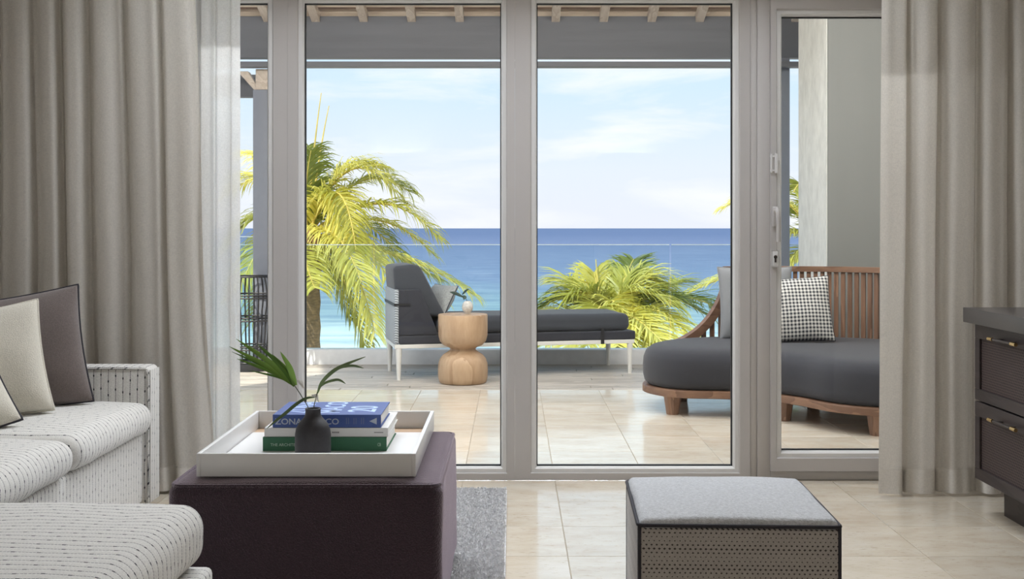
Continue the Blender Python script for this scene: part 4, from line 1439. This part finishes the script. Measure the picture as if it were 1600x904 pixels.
cushion('mattress', (LN / 2 + 0.14, WD / 2, 0.378), (LN / 2 - 0.16, WD / 2 - 0.005, 0.062), 0.045, M['slate'], daybed, puff=0.008, wob=0.004, seed=4.4, inner=14, xf=DB)
bm = bmesh.new()
add_box(bm, -0.012, 0.018, 0.0, WD, 0.252, 0.638, 0.008, 3)
hbx = obj('headboard', bm, M['wovenblue'], daybed, DB, auto=45)
bm = bmesh.new()
add_box(bm, -0.016, -0.0125, -0.004, WD + 0.004, 0.520, 0.542, 0.001, 1)
add_box(bm, -0.016, 0.10, -0.006, -0.0045, 0.524, 0.540)
obj('strap', bm, M['rattan'], hbx, DB)
for v in (0.0, WD - 0.02):
    prism('side_panel', [(0.019, v, 0.315), (0.30, v, 0.315), (0.17, v, 0.635), (0.019, v, 0.635)], (0, 0.02, 0), M['charcoal'], daybed, 0.006, DB)
bm = bmesh.new()
add_prism(bm, [(0.035, 0.025, 0.44), (0.36, 0.025, 0.442), (0.175, 0.025, 0.80), (0.125, 0.025, 0.815), (-0.02, 0.025, 0.80), (-0.01, 0.025, 0.65)], (0, WD - 0.05, 0), 0.028)
obj('back_cushion', bm, M['slate'], daybed, DB, auto=50)
throw_pillow('small blue grey bordered pillow leaning on the daybed backrest', 'pillow', 0.36, 0.24, 0.12, M['bluepattern'],
             DB @ TRS((0.350, 0.26, 0.545), math.radians(-72), math.radians(-28)), M['slate'], 6.0, r=0.004)
bm = bmesh.new()
add_box(bm, 1.50, 1.525, -0.006, -0.0005, 0.222, 0.335)
obj('strap', bm, M['rattan'], daybed, DB)

# ---- turned wooden side table
sx_, sy_ = P(723.5, 560, 7.90).x, 7.88
prof = [(0, 0.0), (0.152, 0.0), (0.163, 0.008), (0.171, 0.04), (0.173, 0.09), (0.170, 0.135), (0.158, 0.170), (0.135, 0.197), (0.105, 0.216), (0.090, 0.228),
        (0.088, 0.238), (0.100, 0.248), (0.135, 0.262), (0.160, 0.290), (0.170, 0.330), (0.171, 0.40), (0.171, 0.468), (0.168, 0.474), (0, 0.475)]
tag(lathe('side_table', prof, M['oak'], None, 48, sx_, sy_, auto=40), 'pale turned wooden hourglass side table beside the daybed', 'side table')
ez = 0.4755
ex, ey = P(730.5, 480, 7.88).x, 7.88
tag(lathe('egg_vase', [(0, ez), (0.018, ez), (0.020, ez + 0.006), (0.022, ez + 0.010), (0.036, ez + 0.030), (0.039, ez + 0.05), (0.034, ez + 0.072), (0.022, ez + 0.087), (0.018, ez + 0.090), (0.014, ez + 0.088), (0.012, ez + 0.07), (0, ez + 0.05)],
          M['eggwhite'], None, 28, ex, ey), 'small speckled egg shaped vase on the wooden side table', 'vase')
sp3 = thing('leaf_sprig', 'dark green leaves standing in the speckled egg vase', 'leaf', (ex, ey, ez + 0.06))
tube('stem', [(ex, ey, ez + 0.055), (ex - 0.006, ey, ez + 0.10), P(722, 462, ey)], 0.002, M['stem'], sp3, n=6)
for path, w in (([(724, 464), (712, 458), (702, 456)], 0.03), ([(722, 462), (726, 464), (724, 468)], 0.03), ([(722, 460), (728, 454), (733, 451)], 0.02)):
    pts = catmull([P(px, py, ey - 0.01 * i) for i, (px, py) in enumerate(path)], 4)
    n = len(pts)
    bm = bmesh.new(); add_leaf(bm, pts, [max(.002, w * math.sin(math.pi * (.1 + .88 * i / (n - 1)))) for i in range(n)], Vector((0.1, -0.7, 0.7)))
    obj('leaflet', bm, M['darkleaf'], sp3, smooth=True)

# ---- rattan lantern
lx, ly = P(394, 500, 8.62).x, 8.60
lan = thing('rattan_lantern', 'tall black rattan lantern standing on the deck by the post', 'lantern', (lx, ly, 0))
def lan_r(q):
    return 0.152 + 0.030 * math.sin(math.pi * min(1, (1 - q) * 2.1)) if q > 0.52 else 0.140 + 0.012 * math.cos(math.pi * q / 0.52) * -1 + 0.012
LH = 0.705
for k in range(16):
    a = 2 * math.pi * (k + 0.3) / 16
    pts = [(lx + lan_r(q / 12) * math.cos(a), ly + lan_r(q / 12) * math.sin(a), 0.05 + (LH - 0.05) * q / 12) for q in range(13)]
    tube('rib', pts, 0.0062, M['rattan'], lan, n=6)
for q in (0.02, 0.17, 0.20, 0.50, 0.53, 0.76, 0.79, 1.0):
    r = lan_r(q)
    tube('hoop', [(lx + r * math.cos(2 * math.pi * k / 28), ly + r * math.sin(2 * math.pi * k / 28), 0.05 + (LH - 0.05) * q) for k in range(28)], 0.007, M['rattan'], lan, n=6, closed=True)
lathe('base', [(0, 0), (0.158, 0), (0.160, 0.01), (0.156, 0.055), (0, 0.055)], M['rattan'], lan, 32, lx, ly)

# ---- curved teak sofa
csofa = thing('curved_sofa', 'curved teak outdoor sofa with slatted back and charcoal kidney shaped seat', 'sofa', (1.6, 6.6, 0))
outl = catmull([(0.775, 6.76, 0), (0.83, 6.56, 0), (0.97, 6.44, 0), (1.20, 6.40, 0), (1.40, 6.34, 0), (1.55, 6.18, 0), (1.68, 5.95, 0), (1.88, 5.81, 0), (2.15, 5.76, 0),
                (2.45, 5.88, 0), (2.62, 6.25, 0), (2.60, 6.75, 0), (2.38, 7.12, 0), (1.95, 7.34, 0), (1.55, 7.37, 0), (1.15, 7.28, 0), (0.88, 7.06, 0)], 7, True)
def offset_loop(loop, d, z):
    out = []
    n = len(loop)
    for i in range(n):
        t = (loop[(i + 1) % n] - loop[i - 1]).normalized()
        nrm = Vector((t.y, -t.x, 0))        # outward for counter-clockwise loops
        out.append(loop[i] + nrm * d + Vector((0, 0, z)))
    return out
area = sum(outl[i - 1].x * outl[i].y - outl[i].x * outl[i - 1].y for i in range(len(outl)))
sgn = 1 if area > 0 else -1
def skin_loops(name, prof, mat, parent, smooth=60):
    bm = bmesh.new()
    rings = [[bm.verts.new(v) for v in offset_loop(outl, sgn * d, z)] for d, z in prof]
    n = len(outl)
    for A, B in zip(rings, rings[1:]):
        for i in range(n):
            j = (i + 1) % n
            bm.faces.new((A[i], A[j], B[j], B[i]))
    bm.faces.new(rings[0]); bm.faces.new(rings[-1])
    return obj(name, bm, mat, parent, auto=smooth)
skin_loops('base_rim', [(-0.006, 0.106), (0.0, 0.110), (0.0, 0.144), (-0.006, 0.149), (-0.06, 0.149)], M['teakrim'], csofa, 40)
skin_loops('seat_cushion', [(-0.05, 0.150), (-0.030, 0.156), (-0.012, 0.175), (-0.004, 0.21), (-0.002, 0.265), (-0.006, 0.310), (-0.020, 0.345), (-0.048, 0.368), (-0.09, 0.379), (-0.14, 0.384), (-0.2, 0.386)], M['charcoal'], csofa, 80)
for (x, yy) in ((0.925, 6.55), (1.515, 6.33), (1.885, 5.88), (1.80, 6.80), (2.45, 6.15), (2.3, 6.95), (1.05, 7.05)):
    bm = bmesh.new()
    b2 = bmesh.new()
    bmesh.ops.create_cone(b2, cap_ends=True, segments=8, radius1=0.036, radius2=0.052, depth=0.106)
    bmesh.ops.translate(b2, vec=(x, yy, 0.053), verts=b2.verts)
    merge(bm, b2)
    obj('leg', bm, M['teak'], csofa, auto=30)
# back path
bpath = catmull([(0.99, 7.09, 0), (1.12, 7.20, 0), (1.36, 7.285, 0), (1.60, 7.31, 0), (1.93, 7.28, 0), (2.22, 7.14, 0), (2.44, 6.88, 0), (2.55, 6.55, 0)], 24)
acc = [0.0]
for a, b in zip(bpath, bpath[1:]):
    acc.append(acc[-1] + (b - a).length)
def back_at(s):
    for i in range(len(acc) - 1):
        if acc[i + 1] >= s:
            f = (s - acc[i]) / max(1e-9, acc[i + 1] - acc[i])
            return bpath[i].lerp(bpath[i + 1], f), (bpath[i + 1] - bpath[i]).normalized()
    return bpath[-1], (bpath[-1] - bpath[-2]).normalized()
def s_of_x(x):
    for i, p in enumerate(bpath):
        if p.x >= x: return acc[i]
    return acc[-1]
S_T = s_of_x(1.355)
Z_TOP = 0.825
def rail_z(s):
    if s >= S_T: return Z_TOP
    q = s / S_T
    return 0.37 + (Z_TOP - 0.37) * (1 - (1 - q ** 2.1) ** 0.55) if q < 1 else Z_TOP
# top rail
def sweep_bar(name, svals, zf, hgt, wid, mat):
    bm = bmesh.new()
    rings = []
    for s in svals:
        p, t = back_at(s)
        nrm = Vector((-t.y, t.x, 0))
        z = zf(s)
        hh = hgt(s) if callable(hgt) else hgt
        rings.append([bm.verts.new(p + nrm * a + Vector((0, 0, z + b))) for a, b in ((-wid, 0), (wid, 0), (wid, -hh), (-wid, -hh))])
    for A, B in zip(rings, rings[1:]):
        for k in range(4):
            bm.faces.new((A[k], A[(k + 1) % 4], B[(k + 1) % 4], B[k]))
    bm.faces.new(rings[0]); bm.faces.new(rings[-1])
    return obj(name, bm, mat, csofa, auto=35)
S_END = acc[-1] - 0.02
sweep_bar('top_rail', [S_T + (S_END - S_T) * i / 60 for i in range(61)], rail_z, 0.034, 0.024, M['teakrim'])
# swept end arm: curved bar in the vertical plane of the back
bm = bmesh.new()
rings = []
NS = 40
for i in range(NS + 1):
    q = i / NS
    ang = q * math.pi / 2
    s = S_T * math.sin(ang) ** 0.9
    z = 0.365 + (Z_TOP - 0.365) * (1 - math.cos(ang)) ** 0.93
    p, t = back_at(s)
    nrm = Vector((-t.y, t.x, 0))
    # direction along the curve
    ang2 = min(math.pi / 2, ang + 0.02)
    s2 = S_T * math.sin(max(0.0, ang2)) ** 0.9; z2_ = 0.365 + (Z_TOP - 0.365) * (1 - math.cos(ang2)) ** 0.93
    ds, dz = max(1e-4, s2 - s), z2_ - z
    if i == NS: ds, dz = 1e-4, 1.0
    ln = math.hypot(ds, dz)
    off_s, off_z = dz / ln * 0.052, -ds / ln * 0.052      # inner edge lies below / right of the outer edge
    p2, t2 = back_at(s + off_s)
    n2 = Vector((-t2.y, t2.x, 0))
    rings.append([bm.verts.new(p - nrm * 0.022 + Vector((0, 0, z))), bm.verts.new(p + nrm * 0.022 + Vector((0, 0, z))),
                  bm.verts.new(p2 + n2 * 0.022 + Vector((0, 0, z + off_z))), bm.verts.new(p2 - n2 * 0.022 + Vector((0, 0, z + off_z)))])
for A, B in zip(rings, rings[1:]):
    for k in range(4):
        bm.faces.new((A[k], A[(k + 1) % 4], B[(k + 1) % 4], B[k]))
bm.faces.new(rings[0]); bm.faces.new(rings[-1])
obj('swept_arm', bm, M['teakrim'], csofa, auto=40)
def arm_under(s):
    if s >= S_T + 0.045: return Z_TOP - 0.034
    best = 0.36
    for i in range(NS + 1):
        ang = i / NS * math.pi / 2
        ss = S_T * math.sin(ang) ** 0.9
        if ss <= s - 0.03:
            best = 0.365 + (Z_TOP - 0.365) * (1 - math.cos(ang)) ** 0.93
    return best - 0.02
s = 0.16
k = 0
while s < S_END - 0.02:
    p, t = back_at(s)
    nrm = Vector((-t.y, t.x, 0))
    zt = arm_under(s)
    if zt > 0.40:
        hw_ = 0.0130; dp = 0.010
        bm = bmesh.new()
        pts = [p - t * hw_ - nrm * dp, p + t * hw_ - nrm * dp, p + t * hw_ + nrm * dp, p - t * hw_ + nrm * dp]
        add_prism(bm, [q + Vector((0, 0, 0.152)) for q in pts], (0, 0, zt - 0.152))
        obj('back_slat', bm, M['teak'], csofa)
    s += 0.0425 if s > S_T else 0.06

throw_pillow('plain grey pillow against the left of the curved teak back', 'pillow', 0.47, 0.45, 0.15, M['greypillow'],
             TRS((1.525, 7.11, 0.602), math.radians(4), math.radians(-9)), M['greypillow'], 7.0, r=0.005)
throw_pillow('black and white checked pillow on the curved teak sofa', 'pillow', 0.44, 0.40, 0.15, M['gingham'],
             TRS((1.705, 6.86, 0.578), math.radians(-4), math.radians(-16), math.radians(-3)), M['gingham'], 9.0, r=0.003)

# ================================================================ PALMS
def frond_mesh(pts, leaf_len, n_leaf, rs, hang=0.5, wid=0.032, fwd=0.7):
    """feather frond: rib along pts, drooping leaflets along both sides"""
    bm = bmesh.new()
    m = len(pts)
    rr = [0.026 * (1 - 0.85 * i / (m - 1)) + 0.003 for i in range(m)]
    add_tube(bm, pts, rr, 5)
    for f in bm.faces: f.material_index = 1
    for s in (-1, 1):
        for k in range(n_leaf):
            q = min(1.0, 0.10 + 0.90 * (k + rs.uniform(0, .6)) / n_leaf)
            x = q * (m - 1); i = min(m - 2, int(x)); f = x - i
            p = pts[i].lerp(pts[i + 1], f)
            t = (pts[i + 1] - pts[i]).normalized()
            side = t.cross(Vector((0, 0, 1)))
            if side.length < 0.25: side = t.cross(Vector((0, 1, 0)))
            side.normalize()
            upv = side.cross(t).normalized()
            ll = leaf_len * (0.40 + 0.60 * math.sin(math.pi * min(1, 0.18 + 0.74 * q))) * rs.uniform(0.75, 1.15)
            d = (side * s * rs.uniform(0.55, 0.95) + t * fwd * rs.uniform(.8, 1.2) + upv * rs.uniform(0.0, 0.35)).normalized()
            prev = None
            pos = p.copy()
            w = wid * rs.uniform(0.7, 1.2)
            hg = hang * rs.uniform(0.6, 1.3)
            tw = rs.uniform(-0.7, 0.7)
            for j in range(5):
                ww = w * (0.55, 1.0, 0.9, 0.55, 0.06)[j]
                wd = d.cross(upv * math.cos(tw) + side * math.sin(tw))
                wd = wd.normalized() if wd.length > 1e-3 else side
                cur = [bm.verts.new(pos - wd * ww / 2), bm.verts.new(pos + wd * ww / 2)]
                if prev: bm.faces.new((prev[0], prev[1], cur[1], cur[0]))
                prev = cur
                pos = pos + d * ll / 4
                d = (d + Vector((0, 0, -1)) * hg * (0.35 + 0.45 * j) * 0.7).normalized()
    return bm


def bez(a, b, c, n=14):
    return [a * (1 - t) ** 2 + b * 2 * t * (1 - t) + c * t * t for t in [i / n for i in range(n + 1)]]


def palm(name, label, crown, Yc, specs, trunk_r, seed, leaf_len=0.55, lean=0.0, hang=0.5):
    rs = random.Random(seed)
    c = P(crown[0], crown[1], Yc)
    t = thing(name, label, 'palm tree', (c.x + lean, Yc, -8.0))
    pts = [Vector((c.x + lean * (1 - q) ** 2, Yc, -8.0 + (c.z + 8.0) * q)) for q in [i / 40 for i in range(41)]]
    bm = bmesh.new()
    rads = [trunk_r * (1.25 - 0.25 * i / 40) * (1 + 0.10 * (i % 2)) for i in range(41)]
    add_tube(bm, pts, rads, 12)
    obj('trunk', bm, M['trunk'], t, auto=60)
    # fibrous crown shaft
    lathe('crown_shaft', [(trunk_r * .9, c.z - 1.0), (trunk_r * 1.25, c.z - 0.55), (trunk_r * 1.2, c.z - 0.1), (trunk_r * .6, c.z + 0.15), (0, c.z + 0.2)], M['trunk'], t, 14, c.x, Yc)
    for sp in specs:
        (cx, cy), (tx, ty), dy = sp[0], sp[1], sp[2]
        dark = len(sp) > 3 and sp[3]
        b = P(cx, cy, Yc + dy * 0.6); e = P(tx, ty, Yc + dy)
        fp = bez(c + Vector((rs.uniform(-.05, .05), rs.uniform(-.05, .05), rs.uniform(-.05, .1))), b, e)
        if len(sp) > 3 and sp[3] == 2:          # unopened spear leaf
            tube('spear_leaf', fp, [0.03 * (1 - 0.9 * i / 14) + 0.004 for i in range(15)], M['rachis'], t, n=5)
            continue
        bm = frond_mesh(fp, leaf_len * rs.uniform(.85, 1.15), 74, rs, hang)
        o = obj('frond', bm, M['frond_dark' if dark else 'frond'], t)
        o.data.materials.append(M['rachis'])
    return t


palm('palm_tree', 'tall yellow green coconut palm with brown trunk left of the daybed', (482, 372), 20.0, [
    ((480, 320), (474, 232), 0.6, 1), ((470, 310), (486, 235), -0.6, 1), ((484, 270), (502, 145), -0.2, 2), ((490, 280), (514, 165), 0.1, 2),
    ((545, 195), (622, 305), -0.4), ((520, 225), (600, 262), 0.5), ((560, 235), (640, 300), 0.9, 1), ((605, 268), (685, 372), -0.6), ((590, 300), (680, 400), 0.6),
    ((535, 225), (556, 390), -1.4), ((520, 250), (535, 370), -0.9), ((525, 330), (565, 440), -1.8), ((550, 330), (610, 440), -1.1), ((560, 385), (585, 520), -0.8), ((520, 400), (548, 500), 0.7, 1),
    ((585, 372), (690, 440), 0.9, 1), ((640, 385), (742, 462), 0.2), ((600, 395), (690, 470), -0.3),
    ((430, 235), (362, 300), 0.3), ((415, 290), (352, 390), -0.5, 1), ((450, 240), (390, 240), 1.2), ((430, 400), (395, 500), 0.4, 1), ((420, 330), (375, 450), -1.2),
    ((470, 400), (492, 450), -1.5), ((560, 300), (640, 420), 1.5, 1), ((545, 420), (570, 540), -0.4)], 0.19, 11, leaf_len=0.72, hang=0.7)

palm('palm_tree', 'low leafy palm crown showing above the kerb beyond the daybed foot', (958, 530), 17.0, [
    ((935, 480), (931, 405), 0.3, 2), ((938, 470), (928, 425), 0.3), ((930, 430), (885, 465), -0.4), ((965, 400), (1000, 440), 0.5, 1), ((985, 395), (1040, 450), 0.3), ((1000, 420), (1100, 490), 0.2, 1), ((1010, 430), (1090, 540), -0.8),
    ((925, 410), (1010, 530), -1.0), ((890, 430), (838, 490), 0.4, 1), ((1050, 430), (1125, 485), 1.0, 1), ((900, 450), (850, 540), -0.6), ((955, 415), (1060, 480), -0.5), ((905, 430), (880, 440), 0.6),
    ((1020, 460), (1050, 560), -1.2), ((920, 460), (885, 550), -1.2), ((975, 430), (990, 405), 1.1, 1), ((1010, 440), (1070, 440), 1.3, 1), ((940, 420), (920, 540), -1.6), ((960, 450), (1040, 540), -1.6),
    ((900, 470), (860, 500), -0.2), ((985, 460), (1000, 545), -1.3), ((950, 470), (965, 540), -1.7)], 0.15, 23, leaf_len=0.66, hang=0.42)

palm('palm_tree', 'palm tree mostly hidden behind the stucco pier', (1290, 400), 19.0, [
    ((1230, 260), (1130, 325), 0.3), ((1240, 330), (1180, 400), -0.5, 1), ((1150, 410), (1045, 475), 0.4), ((1250, 300), (1225, 330), 1.0, 1), ((1230, 380), (1215, 440), -0.4), ((1300, 290), (1330, 230), 0.2, 1), ((1260, 250), (1240, 300), -1.0, 1)],
    0.16, 31, leaf_len=0.6)

print('objects', len(bpy.data.objects), 'tris', sum(len(o.data.polygons) for o in bpy.data.objects if o.type == 'MESH'))
